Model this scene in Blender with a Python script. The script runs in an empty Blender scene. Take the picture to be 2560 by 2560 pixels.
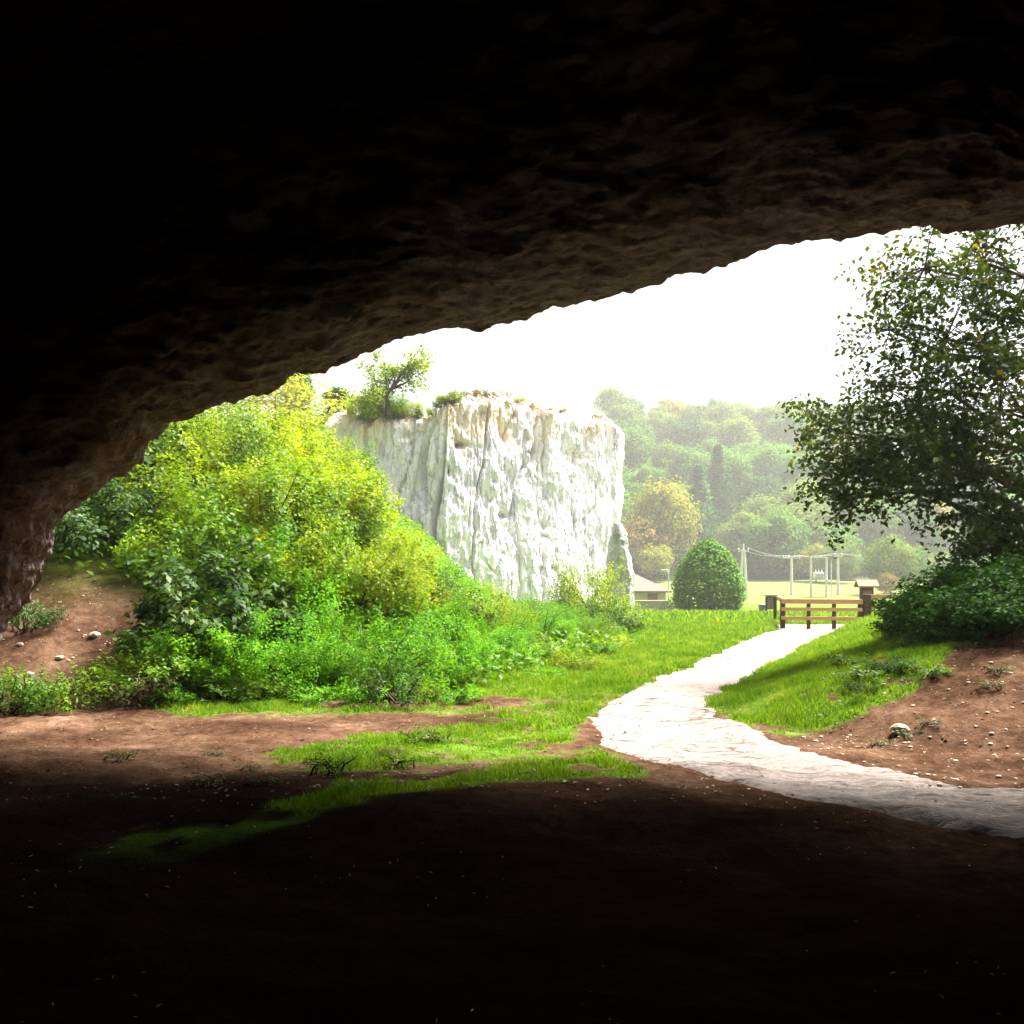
import bpy, math, random
import numpy as np
from mathutils import Vector

rng = np.random.default_rng(7)
random.seed(7)
scene = bpy.context.scene
col = scene.collection

# ----------------------------------------------------------------- camera constants
F = 900.0          # focal length in pixels of a 1024 px frame
HZ = 578.0         # picture row of the horizon
CZ = 1.7           # eye height


def at(px, py, Y):
    """world point on the line of sight of a picture point at depth Y"""
    return np.array([(px - 512) / F * Y, Y, CZ + (HZ - py) / F * Y])


def flat(px, py):
    Y = CZ * F / (py - HZ)
    return (px - 512) / F * Y, Y


# ----------------------------------------------------------------- noise
_perm = np.random.default_rng(3).permutation(256)
_perm = np.concatenate([_perm, _perm, _perm]).astype(np.int64)
_g = np.random.default_rng(4).normal(size=(256, 3))
_g /= np.linalg.norm(_g, axis=1)[:, None]


def perlin(p):
    p = np.asarray(p, dtype=np.float64)
    i = np.floor(p).astype(np.int64)
    f = p - i
    u = f * f * f * (f * (f * 6 - 15) + 10)
    i &= 255
    out = np.zeros(len(p))
    for dx in (0, 1):
        wx = u[:, 0] if dx else 1 - u[:, 0]
        for dy in (0, 1):
            wy = u[:, 1] if dy else 1 - u[:, 1]
            for dz in (0, 1):
                wz = u[:, 2] if dz else 1 - u[:, 2]
                h = _perm[_perm[_perm[(i[:, 0] + dx) & 255] + ((i[:, 1] + dy) & 255)] + ((i[:, 2] + dz) & 255)]
                gr = _g[h]
                d = gr[:, 0] * (f[:, 0] - dx) + gr[:, 1] * (f[:, 1] - dy) + gr[:, 2] * (f[:, 2] - dz)
                out += wx * wy * wz * d
    return out * 1.6


def fbm(p, octv=4, ridged=False):
    p = np.asarray(p, dtype=np.float64)
    a, s, out = 1.0, 0.0, np.zeros(len(p))
    for k in range(octv):
        n = perlin(p + 17.3 * k)
        out += a * ((1 - 2 * np.abs(n)) if ridged else n)
        s += a
        a *= 0.5
        p = p * 2.03
    return out / s


def sstep(a, b, x):
    t = np.clip((x - a) / (b - a), 0, 1)
    return t * t * (3 - 2 * t)


def poly_mask(px, py, poly):
    """signed distance in px to a polygon (positive inside)"""
    poly = np.array(poly, dtype=float)
    inside = np.zeros(px.shape, bool)
    dmin = np.full(px.shape, 1e9)
    n = len(poly)
    for k in range(n):
        x0, y0 = poly[k]
        x1, y1 = poly[(k + 1) % n]
        ex, ey = x1 - x0, y1 - y0
        t = np.clip(((px - x0) * ex + (py - y0) * ey) / (ex * ex + ey * ey + 1e-12), 0, 1)
        dmin = np.minimum(dmin, np.hypot(px - x0 - t * ex, py - y0 - t * ey))
        c = ((y0 > py) != (y1 > py)) & (px < ex * (py - y0) / (ey + 1e-12 * (ey == 0)) + x0)
        inside ^= c
    return np.where(inside, dmin, -dmin)


def line_dist(x, y, pts):
    """signed distance to an open polyline, positive on its left side; also param"""
    best = np.full(np.shape(x), 1e9)
    sgn = np.zeros(np.shape(x))
    for (x0, y0), (x1, y1) in zip(pts[:-1], pts[1:]):
        ex, ey = x1 - x0, y1 - y0
        t = np.clip(((x - x0) * ex + (y - y0) * ey) / (ex * ex + ey * ey), 0, 1)
        d = np.hypot(x - x0 - t * ex, y - y0 - t * ey)
        s = np.sign(ex * (y - y0) - ey * (x - x0))
        m = d < best
        best = np.where(m, d, best)
        sgn = np.where(m, s, sgn)
    return best * sgn


# ----------------------------------------------------------------- terrain
BASE = [(-16, 10.5), (-9, 11.6), (-5.5, 12.3), (-1.5, 12.6), (-0.2, 14.0), (1.25, 17), (2.75, 21.5), (3.6, 26), (5.0, 36), (5.6, 44), (5.0, 60), (-20, 75)]
RBANK = [(16, 6.5), (6.0, 7.9), (4.1, 9.0), (3.1, 10.6), (2.95, 12.2), (4.0, 14.5), (6.4, 20.5), (9.3, 27.0), (11, 30), (30, 34)]
PATH_L = [flat(580, 720), flat(597, 743), flat(640, 765), flat(700, 790), flat(800, 815), flat(1024, 846), flat(1500, 885)]
PATH_POLY = [(9.4, 33.5), (9.0, 31.0), flat(772, 629), flat(735, 642), flat(700, 657), flat(655, 676), flat(618, 694), flat(592, 709)] + PATH_L + \
    [flat(1500, 800), flat(1150, 798), flat(1024, 788), flat(900, 770), flat(820, 753), flat(760, 730), flat(722, 714),
     flat(714, 704), flat(745, 682), flat(800, 655), flat(850, 634), (13, 30.0), (22, 31.0), (22, 34.0)]


def height(x, y, fine=True):
    x = np.asarray(x, dtype=float)
    y = np.asarray(y, dtype=float)
    z = -2.2 * sstep(33, 100, y)
    z = z + 0.052 * np.clip(y - 130, 0, 75)
    # the wooded hill
    ridge = 1 - 0.35 * sstep(0.3, 0.62, x / np.maximum(y, 1))
    z = z + 0.43 * np.clip(y - 205, 0, 125) * ridge
    # left bank
    d = line_dist(x, y, BASE)
    dl = np.clip(d, 0, None)
    near = sstep(90, 60, y) * sstep(8, 11.5, y)
    z = z + near * (7.5 * (1 - np.exp(-dl * 0.5 / 6.0))) * (0.16 + 0.84 * sstep(0.0, -5.0, x))
    # right bank
    d2 = np.clip(line_dist(x, y, RBANK) * -1, 0, None)
    nr = sstep(36, 26, y) * sstep(-2, 5, y)
    z = z + nr * (2.6 * (1 - np.exp(-d2 * 0.30 / 2.0)))
    # floor mound inside the cave mouth
    z = z + 0.20 * np.exp(-(((x - 0.2) / 2.2) ** 2 + ((y - 6.6) / 1.3) ** 2))
    z = z + 0.07 * np.exp(-(((x + 4.5) / 2.0) ** 2 + ((y - 8) / 1.0) ** 2))
    if fine:
        q = np.stack([x.ravel(), y.ravel(), np.zeros(x.size)], 1)
        k = sstep(60, 25, y)
        n = fbm(q * 0.7, 3) * 0.10 + fbm(q * 3.1 + 9, 4) * (0.035 + 0.035 * (sstep(3.0, 4.5, x) * sstep(13, 11, y) + sstep(-3.5, -5, x) * sstep(16, 13, y)).ravel())
        z = z + n.reshape(x.shape) * k * sstep(-1, 2, y)
    return z


def path_sd(x, y):
    return poly_mask(x, y, PATH_POLY)


# ----------------------------------------------------------------- mesh helpers
def mesh_obj(name, verts, faces, mat=None, parent=None, smooth=False, attrs=None):
    """faces: (N,k) int array, or list of lists"""
    me = bpy.data.meshes.new(name)
    verts = np.asarray(verts, dtype=np.float32)
    if isinstance(faces, np.ndarray):
        nf, k = faces.shape
        me.vertices.add(len(verts))
        me.vertices.foreach_set('co', verts.ravel())
        me.loops.add(nf * k)
        me.loops.foreach_set('vertex_index', faces.astype(np.int32).ravel())
        me.polygons.add(nf)
        me.polygons.foreach_set('loop_start', np.arange(0, nf * k, k, dtype=np.int32))
        me.polygons.foreach_set('loop_total', np.full(nf, k, dtype=np.int32))
        me.update(calc_edges=True)
        me.validate()
    else:
        me.from_pydata([tuple(map(float, v)) for v in verts], [], [tuple(f) for f in faces])
        me.update()
    if smooth:
        me.polygons.foreach_set('use_smooth', np.ones(len(me.polygons), dtype=bool))
    if attrs:
        for an, av in attrs.items():
            a = me.attributes.new(an, 'FLOAT', 'POINT')
            a.data.foreach_set('value', np.asarray(av, dtype=np.float32))
    o = bpy.data.objects.new(name, me)
    col.objects.link(o)
    if mat:
        me.materials.append(mat)
    if parent:
        o.parent = parent
    return o


def grid_faces(nr, nc, wrap=False):
    r = np.arange(nr - 1)[:, None]
    c = np.arange(nc - 1)[None, :]
    a = r * nc + c
    return np.stack([a, a + 1, a + nc + 1, a + nc], -1).reshape(-1, 4)


def tag(o, label, cat, group=None):
    o['label'] = label
    o['category'] = cat
    if group:
        o['group'] = group
    return o


def empty(name, loc=(0, 0, 0), rz=0.0):
    o = bpy.data.objects.new(name, None)
    o.empty_display_size = 0.2
    o.location = loc
    o.rotation_euler = (0, 0, rz)
    col.objects.link(o)
    return o


class MB:
    def __init__(self):
        self.v, self.f = [], []

    def box(self, x0, x1, y0, y1, z0, z1, bev=0.0):
        b = len(self.v)
        if bev <= 0:
            self.v += [(x0, y0, z0), (x1, y0, z0), (x1, y1, z0), (x0, y1, z0), (x0, y0, z1), (x1, y0, z1), (x1, y1, z1), (x0, y1, z1)]
            self.f += [[b + i for i in q] for q in ((3, 2, 1, 0), (4, 5, 6, 7), (0, 1, 5, 4), (1, 2, 6, 5), (2, 3, 7, 6), (3, 0, 4, 7))]
        else:
            import bmesh
            bm = bmesh.new()
            bmesh.ops.create_cube(bm, size=1)
            for v in bm.verts:
                v.co = ((v.co.x + .5) * (x1 - x0) + x0, (v.co.y + .5) * (y1 - y0) + y0, (v.co.z + .5) * (z1 - z0) + z0)
            bmesh.ops.bevel(bm, geom=list(bm.edges), offset=bev, segments=1, affect='EDGES')
            bm.verts.index_update()
            self.v += [tuple(v.co) for v in bm.verts]
            self.f += [[b + v.index for v in f.verts] for f in bm.faces]
            bm.free()
        return self

    def tube(self, pts, radii, n=6):
        pts = [np.array(p, float) for p in pts]
        b = len(self.v)
        m = len(pts)
        up = np.array([0.13, 0.31, 0.94])
        for k, p in enumerate(pts):
            t = pts[min(k + 1, m - 1)] - pts[max(k - 1, 0)]
            t = t / (np.linalg.norm(t) + 1e-9)
            a = np.cross(t, up)
            if np.linalg.norm(a) < .1:
                a = np.cross(t, (1, 0, 0))
            a /= np.linalg.norm(a)
            c = np.cross(t, a)
            r = radii[k] if hasattr(radii, '__len__') else radii
            for j in range(n):
                an = 2 * math.pi * j / n
                self.v.append(tuple(p + r * (math.cos(an) * a + math.sin(an) * c)))
        for k in range(m - 1):
            for j in range(n):
                j2 = (j + 1) % n
                self.f.append([b + k * n + j, b + k * n + j2, b + (k + 1) * n + j2, b + (k + 1) * n + j])
        self.f.append([b + j for j in range(n)][::-1])
        self.f.append([b + (m - 1) * n + j for j in range(n)])
        return self

    def poly(self, pts, faces):
        b = len(self.v)
        self.v += [tuple(p) for p in pts]
        self.f += [[b + i for i in f] for f in faces]
        return self

    def build(self, name, mat, parent=None, smooth=False):
        return mesh_obj(name, self.v, self.f, mat, parent, smooth)


def leaves_mesh(P, size, up_bias=0.5, out=None, aspect=0.55, droop=0.0, r=None, fold=0.12, rnd=1.0):
    """P (N,3) leaf bases; returns verts (4N,3), faces (N,4)"""
    r = r or rng
    n = len(P)
    nrm = r.normal(size=(n, 3))
    nrm /= np.linalg.norm(nrm, axis=1)[:, None]
    nrm *= rnd
    nrm[:, 2] = np.abs(nrm[:, 2]) * 0.7 + up_bias
    if out is not None:
        nrm += out * 0.6
    nrm /= np.linalg.norm(nrm, axis=1)[:, None]
    d = r.normal(size=(n, 3))
    d[:, 2] -= droop
    d -= nrm * np.sum(d * nrm, 1)[:, None]
    d /= np.linalg.norm(d, axis=1)[:, None] + 1e-9
    s = np.cross(nrm, d)
    L = (size * r.uniform(0.6, 1.35, n))[:, None]
    W = L * aspect * r.uniform(0.8, 1.2, n)[:, None]
    mid = P + d * L * 0.45
    v = np.stack([P, mid + s * W * .5 + nrm * L * fold, P + d * L, mid - s * W * .5 + nrm * L * fold], 1).reshape(-1, 3)
    f = np.arange(4 * n).reshape(-1, 4)
    return v, f


# ----------------------------------------------------------------- materials
def new_mat(name):
    m = bpy.data.materials.new(name)
    m.use_nodes = True
    nt = m.node_tree
    nt.nodes.clear()
    out = nt.nodes.new('ShaderNodeOutputMaterial')
    return m, nt, out


def N(nt, t, **kw):
    n = nt.nodes.new(t)
    for k, v in kw.items():
        setattr(n, k, v)
    return n


def ramp(nt, stops, interp='LINEAR'):
    r = N(nt, 'ShaderNodeValToRGB')
    r.color_ramp.interpolation = interp
    e = r.color_ramp.elements
    while len(e) < len(stops):
        e.new(0.5)
    for k, (p, c) in enumerate(stops):
        e[k].position = p
        e[k].color = (*c, 1) if len(c) == 3 else c
    return r


def noise(nt, scale, detail=4, rough=0.6, vec=None, dist=0.0):
    n = N(nt, 'ShaderNodeTexNoise')
    n.inputs['Scale'].default_value = scale
    n.inputs['Detail'].default_value = detail
    n.inputs['Roughness'].default_value = rough
    n.inputs['Distortion'].default_value = dist
    if vec is not None:
        nt.links.new(vec, n.inputs['Vector'])
    return n


def mapping(nt, sc, coord='Object'):
    tc = N(nt, 'ShaderNodeTexCoord')
    mp = N(nt, 'ShaderNodeMapping')
    mp.inputs['Scale'].default_value = sc
    nt.links.new(tc.outputs[coord], mp.inputs['Vector'])
    return mp.outputs['Vector']


def bump(nt, hgt, strength, dist, prev=None):
    b = N(nt, 'ShaderNodeBump')
    b.inputs['Strength'].default_value = strength
    b.inputs['Distance'].default_value = dist
    nt.links.new(hgt, b.inputs['Height'])
    if prev is not None:
        nt.links.new(prev, b.inputs['Normal'])
    return b.outputs['Normal']


def mix(nt, fac, a, b, mode='MIX'):
    m = N(nt, 'ShaderNodeMix')
    m.data_type = 'RGBA'
    m.blend_type = mode
    for sock, v in ((m.inputs[0], fac), (m.inputs[6], a), (m.inputs[7], b)):
        if isinstance(v, (int, float)):
            sock.default_value = v
        elif isinstance(v, tuple):
            sock.default_value = (*v, 1)
        else:
            nt.links.new(v, sock)
    return m.outputs[2]


def principled(nt, out, color, rough=0.8, normal=None, spec=0.3, metal=0.0):
    p = N(nt, 'ShaderNodeBsdfPrincipled')
    if isinstance(color, tuple):
        p.inputs['Base Color'].default_value = (*color, 1)
    else:
        nt.links.new(color, p.inputs['Base Color'])
    p.inputs['Roughness'].default_value = rough
    p.inputs['Specular IOR Level'].default_value = spec
    p.inputs['Metallic'].default_value = metal
    if normal is not None:
        nt.links.new(normal, p.inputs['Normal'])
    if out is not None:
        nt.links.new(p.outputs[0], out.inputs['Surface'])
    return p


def leaf_mat(name, cols, trans=0.4, spec=0.25, rough=0.5, clump=1.2, tint=None):
    """cols: list of 3-4 colours spread over the leaves at random; clumps of a species vary too"""
    m, nt, out = new_mat(name)
    geo = N(nt, 'ShaderNodeNewGeometry')
    oi = N(nt, 'ShaderNodeObjectInfo')
    n1 = noise(nt, clump, 2, 0.5, mapping(nt, (1, 1, 1)))
    add = N(nt, 'ShaderNodeMath', operation='MULTIPLY_ADD')
    nt.links.new(geo.outputs['Random Per Island'], add.inputs[0])
    add.inputs[1].default_value = 0.55
    sub = N(nt, 'ShaderNodeMath', operation='MULTIPLY_ADD')
    nt.links.new(n1.outputs['Fac'], sub.inputs[0])
    sub.inputs[1].default_value = 1.1
    sub.inputs[2].default_value = -0.33
    nt.links.new(sub.outputs[0], add.inputs[2])
    k = len(cols)
    r = ramp(nt, [(i / (k - 1), c) for i, c in enumerate(cols)])
    nt.links.new(add.outputs[0], r.inputs[0])
    hsv = N(nt, 'ShaderNodeHueSaturation')
    mr = N(nt, 'ShaderNodeMapRange')
    mr.inputs['To Min'].default_value = 0.78
    mr.inputs['To Max'].default_value = 1.22
    nt.links.new(oi.outputs['Random'], mr.inputs['Value'])
    nt.links.new(mr.outputs[0], hsv.inputs['Value'])
    nt.links.new(r.outputs[0], hsv.inputs['Color'])
    c = hsv.outputs[0]
    p = principled(nt, None, c, rough, None, spec)
    t = N(nt, 'ShaderNodeBsdfTranslucent')
    tc = mix(nt, 1.0, c, (1.25, 1.15, 0.45), 'MULTIPLY')
    nt.links.new(tc, t.inputs['Color'])
    ms = N(nt, 'ShaderNodeMixShader')
    ms.inputs[0].default_value = trans
    nt.links.new(p.outputs[0], ms.inputs[1])
    nt.links.new(t.outputs[0], ms.inputs[2])
    nt.links.new(ms.outputs[0], out.inputs['Surface'])
    return m


def simple_mat(name, c1, c2, scale=6, rough=0.75, spec=0.3, stretch=(1, 1, 1), bmp=0.3, metal=0.0, bdist=0.01):
    m, nt, out = new_mat(name)
    v = mapping(nt, stretch)
    n = noise(nt, scale, 5, 0.65, v)
    r = ramp(nt, [(0.3, c1), (0.7, c2)])
    nt.links.new(n.outputs['Fac'], r.inputs[0])
    nb = bump(nt, n.outputs['Fac'], bmp, bdist)
    principled(nt, out, r.outputs[0], rough, nb, spec, metal)
    return m


M = {}
M['bark'] = simple_mat('bark', (0.035, 0.025, 0.018), (0.10, 0.075, 0.05), 9, 0.9, 0.2, (3, 3, 0.6), 0.6)
M['wood_rail'] = simple_mat('rail_wood', (0.36, 0.21, 0.08), (0.56, 0.35, 0.16), 7, 0.7, 0.3, (0.6, 6, 6), 0.3)
M['wood_dark'] = simple_mat('post_wood', (0.035, 0.022, 0.014), (0.09, 0.055, 0.03), 7, 0.8, 0.3, (6, 6, 0.7), 0.4)
M['wood_grey'] = simple_mat('board_wood', (0.09, 0.065, 0.045), (0.19, 0.14, 0.10), 7, 0.8, 0.3, (1, 6, 4), 0.3)
M['shingle'] = simple_mat('shingle_wood', (0.15, 0.08, 0.045), (0.30, 0.17, 0.10), 11, 0.8, 0.3, (1, 1, 5), 0.5)
M['concrete'] = simple_mat('pole_concrete', (0.46, 0.45, 0.43), (0.62, 0.61, 0.58), 3, 0.8, 0.3, (1, 1, .3), 0.2)
M['steel'] = simple_mat('galvanised_steel', (0.45, 0.46, 0.47), (0.6, 0.61, 0.62), 8, 0.45, 0.5, (1, 1, 1), 0.1, 0.5)
M['porcelain'] = simple_mat('porcelain', (0.6, 0.6, 0.58), (0.75, 0.75, 0.72), 8, 0.25, 0.5, (1, 1, 1), 0.05)
M['wire'] = simple_mat('wire_metal', (0.16, 0.17, 0.17), (0.24, 0.25, 0.25), 4, 0.5, 0.4, (1, 1, 1), 0.05, 0.4)
M['plaster'] = simple_mat('plaster', (0.36, 0.33, 0.25), (0.44, 0.40, 0.31), 2.0, 0.9, 0.2, (1, 1, 1), 0.2)
M['tile'] = simple_mat('roof_tiles', (0.13, 0.088, 0.07), (0.20, 0.14, 0.115), 5, 0.8, 0.2, (2, 2, 8), 0.5)
M['shutter'] = simple_mat('brown_shutter', (0.16, 0.09, 0.05), (0.25, 0.15, 0.09), 6, 0.7, 0.3, (1, 1, 9), 0.3)
M['binmetal'] = simple_mat('bin_metal', (0.11, 0.12, 0.12), (0.2, 0.21, 0.21), 5, 0.5, 0.4, (1, 1, 1), 0.1, 0.3)


def stone_wall_mat():
    m, nt, out = new_mat('rubble_masonry')
    v = mapping(nt, (1, 1, 1.4))
    vo = N(nt, 'ShaderNodeTexVoronoi')
    vo.inputs['Scale'].default_value = 3.2
    nt.links.new(v, vo.inputs['Vector'])
    vd = N(nt, 'ShaderNodeTexVoronoi', feature='DISTANCE_TO_EDGE')
    vd.inputs['Scale'].default_value = 3.2
    nt.links.new(v, vd.inputs['Vector'])
    c = mix(nt, vo.outputs['Color'], (0.22, 0.20, 0.17), (0.34, 0.31, 0.27))
    edge = ramp(nt, [(0.0, (0, 0, 0)), (0.07, (1, 1, 1))])
    nt.links.new(vd.outputs['Distance'], edge.inputs[0])
    c2 = mix(nt, edge.outputs[0], (0.2, 0.185, 0.165), c)
    principled(nt, out, c2, 0.9, bump(nt, edge.outputs[0], 0.6, 0.03), 0.2)
    return m


M['pinnacle'] = simple_mat('grey_limestone', (0.17, 0.165, 0.165), (0.50, 0.49, 0.48), 2.6, 0.9, 0.1, (1.4, 1.4, 0.4), 0.6, 0, 0.1)
M['rubble'] = stone_wall_mat()


def soil_nodes(nt):
    v = mapping(nt, (1, 1, 1))
    n1 = noise(nt, 0.8, 6, 0.65, v)
    n2 = noise(nt, 9, 6, 0.7, v)
    n3 = noise(nt, 45, 4, 0.7, v)
    c = ramp(nt, [(0.30, (0.020, 0.010, 0.006)), (0.48, (0.062, 0.033, 0.020)), (0.62, (0.115, 0.066, 0.042)), (0.75, (0.19, 0.125, 0.085))])
    add = N(nt, 'ShaderNodeMath', operation='MULTIPLY_ADD')
    nt.links.new(n2.outputs['Fac'], add.inputs[0])
    add.inputs[1].default_value = 0.55
    k = N(nt, 'ShaderNodeMath', operation='MULTIPLY_ADD')
    nt.links.new(n1.outputs['Fac'], k.inputs[0])
    k.inputs[1].default_value = 0.9
    k.inputs[2].default_value = -0.22
    nt.links.new(k.outputs[0], add.inputs[2])
    nt.links.new(add.outputs[0], c.inputs[0])
    return v, n1, n2, n3, c.outputs[0]


def ground_mat():
    m, nt, out = new_mat('earth_and_turf')
    v, n1, n2, n3, soil = soil_nodes(nt)
    # near-black cave earth: shade of the interior put into the colour
    def attr(a):
        q = N(nt, 'ShaderNodeAttribute')
        q.attribute_name = a
        return q.outputs['Fac']
    cave_shade = mix(nt, n2.outputs['Fac'], (0.005, 0.0032, 0.0024), (0.030, 0.019, 0.0135))
    c = mix(nt, attr('cave_shade'), soil, cave_shade)
    g = ramp(nt, [(0.3, (0.05, 0.11, 0.010)), (0.7, (0.12, 0.20, 0.022))])
    ng = noise(nt, 2.5, 5, 0.7, v)
    nt.links.new(ng.outputs['Fac'], g.inputs[0])
    c = mix(nt, attr('turf'), c, g.outputs[0])
    hay = mix(nt, ng.outputs['Fac'], (0.10, 0.135, 0.045), (0.16, 0.165, 0.06))
    c = mix(nt, attr('hay'), c, hay)
    nb = bump(nt, n2.outputs['Fac'], 0.8, 0.05)
    nb = bump(nt, n3.outputs['Fac'], 0.7, 0.012, nb)
    principled(nt, out, c, 1.0, nb, 0.0)
    return m


def path_mat():
    m, nt, out = new_mat('limestone_grit_path')
    v = mapping(nt, (1, 1, 1))
    n1 = noise(nt, 0.7, 5, 0.6, v)
    v2 = mapping(nt, (2.0, 7.0, 3.0))
    n2 = noise(nt, 1.6, 8, 0.68, v2, 0.6)
    n3 = noise(nt, 40, 4, 0.7, v)
    c = ramp(nt, [(0.3, (0.32, 0.265, 0.24)), (0.7, (0.50, 0.425, 0.39))])
    nt.links.new(n1.outputs['Fac'], c.inputs[0])
    dk = ramp(nt, [(0.34, (0.20, 0.16, 0.14)), (0.47, (1, 1, 1))])
    nt.links.new(n2.outputs['Fac'], dk.inputs[0])
    c2 = mix(nt, 0.8, c.outputs[0], dk.outputs[0], 'MULTIPLY')
    tw = noise(nt, 3.0, 5, 0.65, v)
    wv = mix(nt, 0.22, mapping(nt, (0.9, 3.2, 1)), tw.outputs['Color'])
    vd = N(nt, 'ShaderNodeTexVoronoi', feature='DISTANCE_TO_EDGE')
    vd.inputs['Scale'].default_value = 1.3
    nt.links.new(wv, vd.inputs['Vector'])
    cr = ramp(nt, [(0.0, (0, 0, 0)), (0.06, (1, 1, 1))])
    nt.links.new(vd.outputs['Distance'], cr.inputs[0])
    mk = noise(nt, 0.8, 3, 0.6, mapping(nt, (0.6, 1.2, 1)))
    mr = ramp(nt, [(0.45, (0, 0, 0)), (0.6, (1, 1, 1))])
    nt.links.new(mk.outputs['Fac'], mr.inputs[0])
    crk = mix(nt, mr.outputs[0], (1, 1, 1), cr.outputs[0])
    c2 = mix(nt, crk, mix(nt, 1.0, c2, (0.3, 0.26, 0.25), 'MULTIPLY'), c2)
    gv = N(nt, 'ShaderNodeTexVoronoi')
    gv.inputs['Scale'].default_value = 26
    nt.links.new(v, gv.inputs['Vector'])
    gr_ = ramp(nt, [(0.0, (0.62, 0.60, 0.58)), (1.0, (1.1, 1.1, 1.1))])
    nt.links.new(gv.outputs['Color'], gr_.inputs[0])
    c2 = mix(nt, 0.8, c2, gr_.outputs[0], 'MULTIPLY')
    nb = bump(nt, n2.outputs['Fac'], 1.0, 0.12)
    nb = bump(nt, crk, 0.8, 0.05, nb)
    nb = bump(nt, n3.outputs['Fac'], 0.7, 0.02, nb)
    principled(nt, out, c2, 0.85, nb, 0.25)
    return m


def cave_mat():
    m, nt, out = new_mat('cave_rock')
    v = mapping(nt, (1, 1, 1))
    vs = mapping(nt, (0.7, 1.8, 2.4))
    n1 = noise(nt, 0.9, 7, 0.68, v, 0.3)
    n2 = noise(nt, 4.5, 10, 0.78, vs, 0.35)
    n3 = noise(nt, 22, 5, 0.75, v)
    c = ramp(nt, [(0.3, (0.07, 0.050, 0.048)), (0.44, (0.24, 0.18, 0.17)), (0.58, (0.42, 0.34, 0.325)), (0.8, (0.58, 0.49, 0.48))])
    nt.links.new(n2.outputs['Fac'], c.inputs[0])
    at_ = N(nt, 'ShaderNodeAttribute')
    at_.attribute_name = 'lip_light'
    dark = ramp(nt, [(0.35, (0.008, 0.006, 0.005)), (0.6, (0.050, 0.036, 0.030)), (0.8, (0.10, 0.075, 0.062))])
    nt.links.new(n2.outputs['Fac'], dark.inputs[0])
    c_mix = mix(nt, at_.outputs['Fac'], dark.outputs[0], c.outputs[0])  # pale lip, dark ceiling: daylight falloff put into the rock colour
    tint = ramp(nt, [(0.38, (0.95, 0.80, 0.70)), (0.6, (0.88, 0.82, 0.95))])
    nt.links.new(n1.outputs['Fac'], tint.inputs[0])
    c2 = mix(nt, 0.7, c_mix, tint.outputs[0], 'MULTIPLY')
    tw = noise(nt, 2.5, 4, 0.6, v)
    wv = mix(nt, 0.25, vs, tw.outputs['Color'])
    vo = N(nt, 'ShaderNodeTexVoronoi')
    vo.inputs['Scale'].default_value = 2.2
    nt.links.new(wv, vo.inputs['Vector'])
    nb = bump(nt, vo.outputs['Distance'], 0.7, 0.25)
    nb = bump(nt, n2.outputs['Fac'], 1.0, 0.16, nb)
    nb = bump(nt, n3.outputs['Fac'], 0.9, 0.04, nb)
    principled(nt, out, c2, 0.85, nb, 0.25)
    return m


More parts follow.
